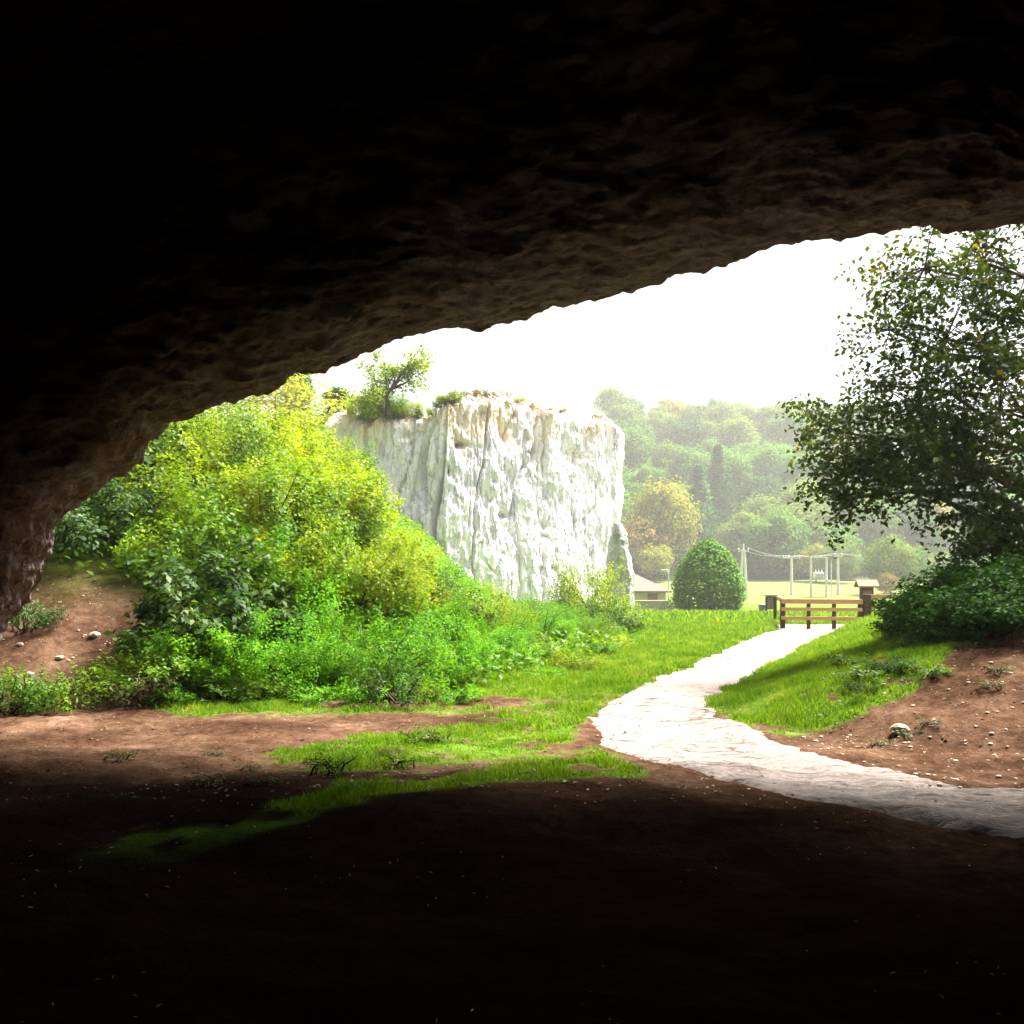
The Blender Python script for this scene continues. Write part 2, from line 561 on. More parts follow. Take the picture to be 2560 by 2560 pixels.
def cliff_mat():
    m, nt, out = new_mat('white_limestone')
    v = mapping(nt, (1, 1, 1))
    vs = mapping(nt, (1.5, 1.5, 0.17))
    n1 = noise(nt, 0.35, 5, 0.65, v, 0.5)
    n2 = noise(nt, 2.2, 9, 0.76, vs, 0.5)
    n3 = noise(nt, 6.5, 7, 0.78, mapping(nt, (1, 1, 0.38)), 0.5)
    n4 = noise(nt, 0.5, 5, 0.6, mapping(nt, (1.2, 1.2, 0.35)))
    c = ramp(nt, [(0.33, (0.34, 0.33, 0.365)), (0.42, (0.62, 0.61, 0.645)), (0.49, (0.83, 0.82, 0.835)), (0.6, (0.87, 0.865, 0.86)), (0.8, (0.89, 0.885, 0.875))])
    nt.links.new(n2.outputs['Fac'], c.inputs[0])
    pit = ramp(nt, [(0.32, (0.26, 0.25, 0.27)), (0.42, (1, 1, 1))])
    nt.links.new(n3.outputs['Fac'], pit.inputs[0])
    c2 = mix(nt, 0.75, c.outputs[0], pit.outputs[0], 'MULTIPLY')
    tw = noise(nt, 0.9, 4, 0.6, v)
    wv = mix(nt, 0.35, mapping(nt, (1.6, 1.6, 0.26)), tw.outputs['Color'])
    for sc_, wd_, st_ in ((0.9, 0.04, 0.42), (2.6, 0.06, 0.42)):
        vd = N(nt, 'ShaderNodeTexVoronoi', feature='DISTANCE_TO_EDGE')
        vd.inputs['Scale'].default_value = sc_
        nt.links.new(wv, vd.inputs['Vector'])
        cr = ramp(nt, [(0.0, (0.35, 0.33, 0.37)), (wd_, (1, 1, 1))])
        nt.links.new(vd.outputs['Distance'], cr.inputs[0])
        c2 = mix(nt, st_, c2, cr.outputs[0], 'MULTIPLY')
    # ochre lichen and earth washed down from the top
    geo = N(nt, 'ShaderNodeNewGeometry')
    sx = N(nt, 'ShaderNodeSeparateXYZ')
    nt.links.new(geo.outputs['Position'], sx.inputs[0])
    hr = N(nt, 'ShaderNodeMapRange')
    hr.inputs['From Min'].default_value = 6.0
    hr.inputs['From Max'].default_value = 11.5
    hr.inputs['To Min'].default_value = -0.22
    hr.inputs['To Max'].default_value = 0.18
    nt.links.new(sx.outputs['Z'], hr.inputs['Value'])
    ad = N(nt, 'ShaderNodeMath', operation='ADD')
    nt.links.new(hr.outputs[0], ad.inputs[0])
    nt.links.new(n4.outputs['Fac'], ad.inputs[1])
    st = ramp(nt, [(0.50, (0, 0, 0)), (0.66, (1, 1, 1))])
    nt.links.new(ad.outputs[0], st.inputs[0])
    c2 = mix(nt, 1.0, c2, (0.985, 0.955, 1.0), 'MULTIPLY')
    c3 = mix(nt, st.outputs[0], c2, mix(nt, 1.0, c2, (0.92, 0.78, 0.58), 'MULTIPLY'))
    nb = bump(nt, n2.outputs['Fac'], 0.5, 0.15)
    nb = bump(nt, n3.outputs['Fac'], 0.5, 0.05, nb)
    principled(nt, out, c3, 0.9, nb, 0.15)
    return m


# greens
M['leaf_dark'] = leaf_mat('dark_broad_leaf', [(0.009, 0.030, 0.004), (0.022, 0.066, 0.008), (0.05, 0.11, 0.013), (0.11, 0.165, 0.025)], 0.32, 0.16, 0.5)
M['leaf_mid'] = leaf_mat('mid_green_leaf', [(0.022, 0.065, 0.003), (0.060, 0.15, 0.005), (0.12, 0.22, 0.008), (0.20, 0.26, 0.012)], 0.4, 0.15)
M['leaf_bright'] = leaf_mat('bright_green_leaf', [(0.022, 0.09, 0.002), (0.055, 0.20, 0.004), (0.11, 0.29, 0.006), (0.20, 0.32, 0.010)], 0.45, 0.1)
M['leaf_yellow'] = leaf_mat('yellow_green_leaf', [(0.06, 0.13, 0.004), (0.14, 0.24, 0.007), (0.23, 0.31, 0.010), (0.36, 0.31, 0.014)], 0.45, 0.1)
M['leaf_dull'] = leaf_mat('dull_weed_leaf', [(0.04, 0.05, 0.014), (0.075, 0.085, 0.02), (0.12, 0.11, 0.03), (0.17, 0.12, 0.05)], 0.3, 0.2)
M['leaf_tree'] = leaf_mat('dark_tree_leaf', [(0.010, 0.030, 0.003), (0.018, 0.050, 0.004), (0.035, 0.07, 0.005), (0.055, 0.085, 0.006), (0.26, 0.19, 0.008)], 0.35, 0.2, 0.45, 0.5)
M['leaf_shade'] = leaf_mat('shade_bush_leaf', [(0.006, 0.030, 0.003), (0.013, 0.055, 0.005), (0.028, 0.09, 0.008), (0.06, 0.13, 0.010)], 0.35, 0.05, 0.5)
M['leaf_round'] = leaf_mat('clipped_tree_leaf', [(0.025, 0.095, 0.004), (0.050, 0.15, 0.006), (0.09, 0.20, 0.008), (0.15, 0.24, 0.012)], 0.35, 0.04)
M['far_green'] = leaf_mat('wood_leaf_green', [(0.030, 0.11, 0.010), (0.075, 0.19, 0.016), (0.14, 0.26, 0.024)], 0.35, 0.03, 0.7, 0.15)
M['far_deep'] = leaf_mat('wood_leaf_deep', [(0.012, 0.065, 0.014), (0.030, 0.11, 0.020), (0.060, 0.16, 0.026)], 0.3, 0.03, 0.7, 0.15)
M['far_lime'] = leaf_mat('wood_leaf_lime', [(0.065, 0.14, 0.015), (0.12, 0.20, 0.024), (0.20, 0.25, 0.035)], 0.35, 0.03, 0.7, 0.15)
M['far_gold'] = leaf_mat('wood_leaf_gold', [(0.10, 0.16, 0.012), (0.26, 0.28, 0.02), (0.44, 0.37, 0.03)], 0.35, 0.03, 0.7, 0.15)
M['far_rust'] = leaf_mat('wood_leaf_rust', [(0.11, 0.12, 0.02), (0.26, 0.19, 0.03), (0.40, 0.25, 0.04)], 0.35, 0.03, 0.7, 0.15)
M['blade'] = leaf_mat('grass_blade', [(0.030, 0.085, 0.005), (0.065, 0.165, 0.008), (0.12, 0.23, 0.012), (0.17, 0.26, 0.025), (0.34, 0.30, 0.10)], 0.45, 0.1, 0.5, 1.6)
M['straw'] = simple_mat('dry_straw', (0.45, 0.38, 0.26), (0.75, 0.68, 0.55), 5, 0.6, 0.4)
M['litter'] = leaf_mat('fallen_leaf', [(0.05, 0.03, 0.015), (0.12, 0.07, 0.03), (0.24, 0.15, 0.06)], 0.1, 0.3)
M['stone'] = simple_mat('loose_limestone', (0.22, 0.17, 0.13), (0.42, 0.35, 0.28), 8, 0.9, 0.2, (1, 1, 1), 0.5)
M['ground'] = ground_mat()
M['path'] = path_mat()
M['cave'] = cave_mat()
M['cliff'] = cliff_mat()

# ----------------------------------------------------------------- ground sheet
def growing(a, b, s0, k):
    out = [a]
    s = s0
    while out[-1] < b:
        out.append(out[-1] + s)
        s *= k
    return out


xs = [-v for v in growing(9, 480, 0.09, 1.12)][::-1][:-1] + list(np.arange(-9, 10.5, 0.062)) + growing(10.5, 480, 0.07, 1.12)
ys = list(np.arange(-19, 2.6, 0.5)) + list(np.arange(2.6, 14, 0.05)) + growing(14, 40, 0.06, 1.012) 
ys = ys + growing(ys[-1] + 0.4, 520, 0.4, 1.035)
xs, ys = np.array(xs), np.array(ys)
GX, GY = np.meshgrid(xs, ys)
GZ = height(GX, GY)
psd = path_sd(GX, GY)
GZ = GZ - 0.06 * sstep(0.02, 0.25, psd)
pxg = 512 + F * GX / np.maximum(GY, .5)
pyg = HZ + F * (CZ - GZ) / np.maximum(GY, .5)

TURF = [
    [(262, 766), (300, 745), (400, 735), (480, 725), (545, 713), (600, 700), (640, 690), (590, 716), (577, 735), (520, 757), (430, 766), (330, 772)],
    [(60, 862), (140, 832), (240, 826), (300, 800), (340, 785), (450, 772), (560, 752), (600, 752), (652, 778), (560, 779), (420, 792), (340, 806), (300, 822), (200, 855), (120, 880)],
    [(150, 709), (300, 702), (400, 708), (560, 704), (610, 690), (590, 712), (500, 712), (400, 714), (250, 714), (180, 714)],
]
RTURF = [(706, 705), (745, 678), (800, 648), (850, 628), (965, 612), (948, 655), (912, 690), (885, 706), (855, 720), (795, 737), (740, 724)]


def turf_mask(X, Y, Z, px, py):
    q = np.stack([X.ravel(), Y.ravel(), np.zeros(X.size)], 1)
    wob = (fbm(q * 1.3, 4) * 1.0 + fbm(q * 6, 2) * .35).reshape(X.shape)
    m = np.zeros(X.shape)
    for p in TURF + [RTURF]:
        sd = poly_mask(px + wob * 14, py + wob * 13, p) / 6.0
        m = np.maximum(m, sstep(-0.6, 0.8, sd + wob * 0.9))
    # open meadow further out
    far = sstep(12.6, 13.6, Y + wob * 1.5)
    right = sstep(0.2, -0.6, line_dist(X, Y, RBANK) + 0)       # on right bank
    right = np.where(Y > 27, 0, right)
    far = far * (1 - right)
    left_dirt = sstep(-4.4, -5.2, X - 0.25 * (Y - 12) + wob * 0.6) * sstep(17, 14, Y)
    far = far * (1 - left_dirt)
    # bank behind the right slope, under the bushes
    back = sstep(14.0, 16.0, Y + wob) * right * 0.8
    m = np.maximum(m, np.maximum(far, back))
    m = m * sstep(0.22, 0.02, path_sd(X, Y) - wob * 0.3)
    m = m * sstep(5.2, 6.2, Y)
    hole = (fbm(q * 2.4 + 5, 3)).reshape(X.shape)
    m = m * (1 - sstep(0.12, 0.30, hole) * sstep(13.5, 11.5, Y) * 0.95)
    return m


turf = turf_mask(GX, GY, GZ, pxg, pyg)
q = np.stack([GX.ravel(), GY.ravel(), np.zeros(GX.size)], 1)
wob2 = fbm(q * 0.5, 4).reshape(GX.shape)
cave_shade = sstep(7.9, 5.0, GY + 0.22 * np.clip(GX, -3, 8) + wob2 * 1.9)  # painted shade, deepening into the cave with a noisy edge
hay = sstep(120, 150, GY + wob2 * 8) * sstep(206, 190, GY) * sstep(20, 36, GX + wob2 * 10) * 0.85
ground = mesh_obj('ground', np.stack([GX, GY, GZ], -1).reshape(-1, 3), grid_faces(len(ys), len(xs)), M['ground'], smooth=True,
                  attrs={'turf': turf.ravel(), 'cave_shade': cave_shade.ravel(), 'hay': hay.ravel()})
ground['kind'] = 'structure'

# ----------------------------------------------------------------- path sheet
pxs = np.arange(-0.2, 23, 0.07)
pys = np.array(growing(4.0, 34.2, 0.05, 1.006))
PX, PY = np.meshgrid(pxs, pys)
qq = np.stack([PX.ravel(), PY.ravel(), np.zeros(PX.size)], 1)
wobp = (fbm(qq * 1.7, 4)).reshape(PX.shape)
sd = path_sd(PX, PY) + wobp * 0.34
PZ = height(PX, PY)
# worn ledges of rock in the trodden surface
qs = np.stack([PX.ravel() * 0.7, PY.ravel() * 2.2, np.zeros(PX.size)], 1)
PZ = PZ + (fbm(qs, 5, True) * 0.05 + fbm(qs * 4 + 3, 3) * 0.012).reshape(PX.shape) * sstep(16, 8, PY) - 0.012
PZ = PZ - 0.09 * sstep(0.16, -0.05, sd)
fc = grid_faces(len(pys), len(pxs))
keep = (sd.ravel()[fc] > -0.08).any(1)
fc = fc[keep]
used = np.unique(fc)
remap = np.full(PX.size, -1)
remap[used] = np.arange(len(used))
path = mesh_obj('path', np.stack([PX, PY, PZ], -1).reshape(-1, 3)[used], remap[fc], M['path'], smooth=True)
path['kind'] = 'structure'

# ----------------------------------------------------------------- the cave
LIP = [(-60, 840), (-40, 760), (-20, 690), (0, 632), (20, 606), (32, 588), (53, 551), (69, 522), (95, 493), (122, 472), (159, 442), (170, 424), (201, 416), (228, 405),
       (265, 395), (297, 382), (344, 366), (392, 344), (450, 329), (509, 318), (556, 302), (604, 296), (673, 276), (753, 257), (827, 238),
       (869, 233), (954, 225), (1024, 217), (1075, 222), (1120, 250), (1165, 330), (1195, 430), (1215, 540), (1230, 660), (1240, 760)]  # unseen right end pulled in to keep light out of the cave
lp = []
for (a, b) in LIP:
    Yl = 9.7 + 1.0 * float(sstep(350, 0, a)) - 0.8 * float(sstep(560, 850, a))
    lp.append(at(a, b, Yl))
lp = np.array(lp)
seg = np.concatenate([[0], np.cumsum(np.linalg.norm(np.diff(lp[:, [0, 2]], axis=0), axis=1))])
nc = 620
# more columns over the part in the picture
tt = np.linspace(0, 1, nc)
L = seg[-1]
sarc = tt * L
lipx, lipy, lipz = (np.interp(sarc, seg, lp[:, k]) for k in range(3))
def smooth1(a, n=5):
    k = np.ones(n) / n
    return np.convolve(np.pad(a, n // 2, mode='edge'), k, 'valid')
sx_, sz_ = smooth1(lipx, 31), smooth1(lipz, 31)
tx, tz = np.gradient(sx_), np.gradient(sz_)
tl = np.hypot(tx, tz)
nx, nz = -tz / tl, tx / tl                     # outward (up / away)
prof_in = [(0, 0), (0.3, 0.0), (0.6, 0.04), (0.85, 0.16), (1.05, 0.40), (1.18, 0.8), (1.26, 1.3), (1.5, 2.6), (2.6, 3.9), (5, 4.9), (9, 5.0), (14, 4.6), (20, 2.8), (24, 0.2)]
prof_out = [(0, 0), (-0.10, 0.35), (-0.15, 1.2), (0.1, 2.6), (1.2, 5), (4, 8), (9, 10.5), (16, 11.5), (24, 9), (28, 2)]
s_in = np.concatenate([np.linspace(0, 1, 80), np.linspace(1.006, 2, 120), np.linspace(2.02, 4, 40), np.linspace(4.1, 24, 50)])
o_in = np.interp(s_in, *zip(*prof_in))
t_out = np.linspace(0, 1, 46) ** 1.5
pa = np.array(prof_out)
po = np.concatenate([[0], np.cumsum(np.hypot(*np.diff(pa, axis=0).T))])
s_out = np.interp(t_out * po[-1], po, pa[:, 0])
o_out = np.interp(t_out * po[-1], po, pa[:, 1])
S = np.concatenate([s_out[:0:-1], s_in])
O = np.concatenate([o_out[:0:-1], o_in])
inside = np.concatenate([np.zeros(len(s_out) - 1), np.ones(len(s_in))])
nr = len(S)
CX = lipx[None, :] + nx[None, :] * O[:, None]
CY = lipy[None, :] - S[:, None]
CZ_ = lipz[None, :] + nz[None, :] * O[:, None]
P3 = np.stack([CX, CY, CZ_], -1).reshape(-1, 3)
amp = (0.05 + 0.22 * sstep(0.1, 2.5, np.abs(S) + np.abs(O) * .6))[:, None] * np.ones(nc)[None]
d1 = fbm(P3 * np.array([0.55, 0.8, 0.9]), 4).reshape(nr, nc)
d2 = fbm(P3 * np.array([1.6, 3.2, 3.6]) + 31, 5, True).reshape(nr, nc)
d3 = fbm(P3 * np.array([7, 9, 9]) + 11, 3).reshape(nr, nc)
strat = fbm(P3 * np.array([1.2, 5.5, 6.5]) + 60, 5).reshape(nr, nc)
disp = d1 * amp * 0.45 + (d2 - 0.3) * (0.04 + 0.10 * amp) + strat * 0.09 + d3 * 0.05
arc = np.stack([sarc * 1.0, sarc * 0, sarc * 0], 1)
edge = fbm(arc * 0.9, 3) * 0.05 + np.round(fbm(arc * 2.2 + 5, 3) * 5) / 5 * 0.05 + fbm(arc * 9, 2) * 0.025
disp = disp * (1 - 0.6 * sstep(1.0, 1.5, S) * inside)[:, None]
disp = disp + edge[None] * np.exp(-((np.abs(S) + np.abs(O)) / 0.7) ** 2)[:, None]
# jagged lip, sampled along the edge so that the edge itself breaks up
CX += nx[None] * disp
CZ_ += nz[None] * disp
CY += (d1 * 0.25 + d2 * 0.12) * (0.3 + amp) + fbm(arc * 0.45 + 30, 3)[None] * 0.9 * np.exp(-S / 4)[:, None].clip(0, 1)
V = np.stack([CX, CY, CZ_], -1).reshape(-1, 3)
fcs = grid_faces(nr, nc)
# close both open back ends to their middles
nv = len(V)
V = np.vstack([V, [[1.5, -14.6, 2.5]], [[1.5, -19, 3.0]]])
cap = []
for j in range(nc - 1):
    a = (nr - 1) * nc + j
    cap.append([nv, a, a + 1, a + 1])
    cap.append([nv + 1, j + 1, j, j])
tri = np.array([[c[0], c[1], c[2]] for c in cap])
allf = [list(map(int, f)) for f in fcs] + [list(map(int, t)) for t in tri]
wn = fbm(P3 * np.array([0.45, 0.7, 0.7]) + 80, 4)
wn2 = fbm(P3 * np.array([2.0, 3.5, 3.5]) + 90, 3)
lip_lit = sstep(1.65, 0.7, np.repeat(S, nc) + wn * 0.9 + wn2 * 0.5 + 0.35 * np.tile(sstep(500, 150, 512 + F * lipx / lipy), nr))  # painted light band along the lip, fading to dark rock further in
lip_lit = np.where(np.repeat(inside, nc) > 0, lip_lit, 1.0)
lip_lit = np.concatenate([lip_lit, [0, 1]])
cave = mesh_obj('cave', V, allf, M['cave'], smooth=True, attrs={'lip_light': lip_lit})
cave['kind'] = 'structure'

# ----------------------------------------------------------------- limestone cliff
plan = [(-10.5, 60), (-10.8, 52), (-9.4, 46.8), (-7.8, 45.2), (-6.2, 44.6), (-5.05, 44.7), (-4.75, 44.2), (-3.2, 43.6), (-0.5, 44.6), (2.2, 46.6), (4.6, 49.4), (6.0, 51.4), (6.5, 53.6), (6.0, 57), (3, 62)]
pl = np.array(plan, float)
ps = np.concatenate([[0], np.cumsum(np.hypot(*np.diff(pl, axis=0).T))])
ncl, nrl = 560, 330
# more columns on the visible front
u = np.linspace(0, 1, ncl)
ua = np.interp(u, [0, .12, .86, 1], [0, ps[2] / ps[-1], ps[12] / ps[-1], 1]) * ps[-1]
bx, by = np.interp(ua, ps, pl[:, 0]), np.interp(ua, ps, pl[:, 1])
bxs, bys = smooth1(bx, 21), smooth1(by, 21)
gx, gy = np.gradient(bxs), np.gradient(bys)
gl = np.hypot(gx, gy)
onx, ony = gy / gl, -gx / gl                    # outward
# top outline, from the picture
tpx = [330, 360, 376, 400, 414, 420, 440, 470, 500, 530, 545, 560, 580, 600, 613, 620, 628, 640]
tpy = [415, 410, 405, 408, 404, 396, 392, 386, 384, 388, 394, 402, 408, 412, 414, 424, 440, 470]
colpx = 512 + F * bx / by
topz = CZ + (HZ - np.interp(colpx, tpx, tpy)) / F * by
topz += fbm(np.stack([ua * 1.1, ua * 0, ua * 0 + 3], 1), 4) * 0.7
tv = np.linspace(0, 1, nrl)
BZ = 0.5
KX = np.tile(bx, (nrl, 1)); KY = np.tile(by, (nrl, 1))
KZ = BZ - 2 + tv[:, None] * (topz[None] - BZ + 2)
back = (0.15 * (KZ - BZ)) * sstep(0.45, 0.8, -ony)[None] + 0.7 * sstep(0.93, 1.0, tv)[:, None] ** 2
KX = KX - onx[None] * back
KY = KY - ony[None] * back
KP = np.stack([KX, KY, KZ], -1).reshape(-1, 3)
fl = fbm(np.stack([KP[:, 0] * 0.75, KP[:, 1] * 0.4, KP[:, 2] * 0.10], 1), 4, True)
fl2 = fbm(np.stack([KP[:, 0] * 2.3, KP[:, 1] * 1.2, KP[:, 2] * 0.42], 1) + 40, 5, True)
bl = fbm(np.stack([KP[:, 0] * 0.55, KP[:, 1] * 0.5, KP[:, 2] * 0.55], 1) + 7, 4)
fi = fbm(KP * np.array([5, 3, 2.6]) + 3, 4)
dsp = fl * 0.20 + (fl2) * 0.10 + bl * 0.26 + fi * 0.06
w1 = fbm(KP * np.array([.5, .3, .4]), 3) * 0.5
def crack(sx, sz, off, wd):
    n_ = perlin(np.stack([KP[:, 0] * sx + w1, KP[:, 1] * sx * .5 + off, KP[:, 2] * sz + w1 * .6], 1))
    return np.exp(-(n_ / wd) ** 2)
dsp -= crack(0.75, 0.08, 3.3, .05) * 0.26 + crack(1.9, 0.16, 8.1, .06) * 0.12
blk = fbm(np.stack([KP[:, 0] * 0.8, KP[:, 1] * .4 + 9, KP[:, 2] * 0.28], 1), 3)
dsp += np.round(blk * 5) / 5 * 0.30
cpx = np.tile(colpx, (nrl, 1)).ravel()
cpy = HZ - F * (KP[:, 2] - CZ) / KP[:, 1]
dsp -= 1.5 * np.exp(-((cpx - 415 - 0.02 * (cpy - 450) - 3 * np.sin(cpy * 0.05)) / 2.2) ** 2) * sstep(385, 410, cpy) * sstep(520, 490, cpy)
dsp -= 0.8 * np.exp(-((cpx - 433 - 4 * np.sin(cpy * 0.045)) / 2.4) ** 2) * sstep(430, 460, cpy) * sstep(560, 520, cpy)
for (hx, hy, hw_, hh_, hd_) in ((470, 446, 7, 3, .8), (463, 440, 3, 6, .5), (512, 516, 5, 3, .6), (447, 470, 4, 4, .5), (500, 478, 3, 5, .4), (545, 452, 2.5, 6, .4), (580, 480, 3, 5, .4)):
    jit = fbm(KP * 1.3 + hx, 3) * 6
    dsp -= hd_ * np.exp(-(((cpx - hx + jit) / hw_) ** 2 + ((cpy - hy + jit) / hh_) ** 2))
dsp = dsp.reshape(nrl, ncl)
KX += onx[None] * dsp
KY += ony[None] * dsp
V = np.stack([KX, KY, KZ], -1).reshape(-1, 3)
fcs = grid_faces(nrl, ncl)
nv = len(V)
V = np.vstack([V, [[-1.5, 54, 10.6]]])
tri = [[nv, (nrl - 1) * ncl + j, (nrl - 1) * ncl + j + 1] for j in range(ncl - 1)]
cliff = mesh_obj('limestone_cliff', V, [list(map(int, f)) for f in fcs] + tri, M['cliff'], smooth=False)
tag(cliff, 'tall white limestone cliff with grey streaks standing behind the green bushes', 'cliff')
# small buttress at the right foot of the cliff
n_a, n_h = 90, 120
aa, hh = np.meshgrid(np.linspace(0, 2 * np.pi, n_a), np.linspace(0, 1, n_h))
rad = 0.95 * (1 - hh ** 4 * .75) * (1 - 0.25 * hh)
c0 = at(621, 600, 46.5)
BX = c0[0] + rad * np.cos(aa) * 0.75 - 0.15 * hh
BY = c0[1] + rad * np.sin(aa)
BZz = -1.5 + hh * (at(622, 524, 46.5)[2] + 1.5)
bp = np.stack([BX, BY, BZz], -1).reshape(-1, 3)
dd = fbm(bp * np.array([1.3, 1.3, .5]), 5, True) * 0.22 + fbm(bp * 3.5, 3) * 0.1
BX += np.cos(aa) * dd.reshape(aa.shape)
BY += np.sin(aa) * dd.reshape(aa.shape)
tag(mesh_obj('rock_pinnacle', np.stack([BX, BY, BZz], -1).reshape(-1, 3), grid_faces(n_h, n_a), M['pinnacle']),
    'small grey rock pinnacle leaning against the right foot of the white cliff', 'rock')


# ----------------------------------------------------------------- plants
def bush_data(n_clump, n_leaf, rx, rz, leaf, seed, up=0.45, aspect=0.55, spread=0.24, upright=0.0, droop=0.3):
    r = np.random.default_rng(seed)
    V, Fc, stems = [], [], MB()
    nv = 0
    for c in range(n_clump):
        th, t = r.uniform(0, 2 * np.pi), r.uniform(0, 1) ** 0.6
        el = r.uniform(0.02, 1.0)
        rad = t ** .5
        p = np.array([math.cos(th) * rx * rad, math.sin(th) * rx * rad, 0])
        p[2] = rz * (0.08 + 0.92 * el * math.sqrt(max(0.05, 1 - rad ** 2 * 0.85)))
        p *= r.uniform(0.85, 1.15)
        n = int(n_leaf * r.uniform(0.5, 1.4))
        axis = np.array([p[0] * .6, p[1] * .6, rz * (0.25 + upright)])
        axis /= np.linalg.norm(axis)
        L_ = spread * r.uniform(1.0, 2.2)
        tpos = r.uniform(-.9, 1, n)[:, None]
        P = p + axis * tpos * L_ + r.normal(size=(n, 3)) * spread * (0.55 - 0.25 * tpos)
        P[:, 2] = np.maximum(P[:, 2], 0.02)
        outd = P - np.array([0, 0, rz * .3])
        outd /= np.linalg.norm(outd, axis=1)[:, None] + 1e-6
        v, f = leaves_mesh(P, leaf, up, outd, aspect, droop, r)
        V.append(v)
        Fc.append(f + nv)
        nv += len(v)
        if c % 3 == 0:
            b = np.array([r.normal() * .12, r.normal() * .12, -0.1])
            stems.tube([b, b * .5 + p * .5 + (0, 0, 0.1), p + axis * L_ * 0.6], [0.022, 0.014, 0.005], 5)
    return np.vstack(V), np.vstack(Fc), stems


PROTO = {}


def proto_bush(key, mat, **kw):
    v, f, st = bush_data(**kw)
    me = mesh_obj('foliage', v, f, M[mat])
    so = st.build('stem', M['bark'])
    PROTO[key] = (me.data, so.data)
    bpy.data.objects.remove(me)
    bpy.data.objects.remove(so)


proto_bush('broad', 'leaf_dark', n_clump=60, n_leaf=96, rx=1.25, rz=1.5, leaf=0.135, seed=1, aspect=0.62, spread=0.2, droop=0.8)
proto_bush('broad2', 'leaf_dark', n_clump=80, n_leaf=93, rx=1.3, rz=1.25, leaf=0.091, seed=2, aspect=0.5, spread=0.2, droop=0.6)
proto_bush('mid', 'leaf_mid', n_clump=85, n_leaf=124, rx=1.3, rz=1.4, leaf=0.095, seed=3, spread=0.2)
proto_bush('mid2', 'leaf_mid', n_clump=75, n_leaf=124, rx=1.2, rz=1.8, leaf=0.072, seed=4, spread=0.2, upright=0.5)
proto_bush('bright', 'leaf_bright', n_clump=90, n_leaf=131, rx=1.3, rz=1.1, leaf=0.076, seed=5, spread=0.17, aspect=0.42)
proto_bush('bright2', 'leaf_bright', n_clump=80, n_leaf=131, rx=1.2, rz=1.35, leaf=0.055, seed=6, spread=0.17, upright=0.4, aspect=0.5)
proto_bush('yellow', 'leaf_yellow', n_clump=80, n_leaf=131, rx=1.3, rz=2.2, leaf=0.091, seed=8, spread=0.24, upright=0.8)
proto_bush('yellow2', 'leaf_yellow', n_clump=75, n_leaf=124, rx=1.35, rz=1.7, leaf=0.084, seed=9, spread=0.22, upright=0.4)
proto_bush('weed', 'leaf_dull', n_clump=40, n_leaf=40, rx=0.55, rz=0.6, leaf=0.07, seed=10, spread=0.10, upright=0.6, aspect=0.35)
proto_bush('fern', 'leaf_bright', n_clump=36, n_leaf=40, rx=0.55, rz=0.5, leaf=0.075, seed=11, spread=0.10, upright=0.5, aspect=0.35)
proto_bush('tuft', 'leaf_mid', n_clump=22, n_leaf=20, rx=0.28, rz=0.22, leaf=0.06, seed=12, spread=0.06, upright=0.6, aspect=0.3)


def plant(kind, name, x, y, scale, label, cat, group=None, sz=1.0, dz=0.0, mat=None, rz=None):
    z = float(height(np.array([x]), np.array([y]))[0]) + dz
    o = empty(name, (x, y, z), rng.uniform(0, 6.28) if rz is None else rz)
    o.scale = (scale, scale, scale * sz)
    for nm, me in zip(('foliage', 'stem'), PROTO[kind]):
        c = bpy.data.objects.new(nm, me)
        col.objects.link(c)
        c.parent = o
        if nm == 'foliage' and mat:
            c.material_slots[0].link = 'OBJECT'
            c.material_slots[0].material = M[mat]
    tag(o, label, cat, group)
    return o


def proj(x, y, z):
    return 512 + F * x / y, HZ - F * (z - CZ) / y


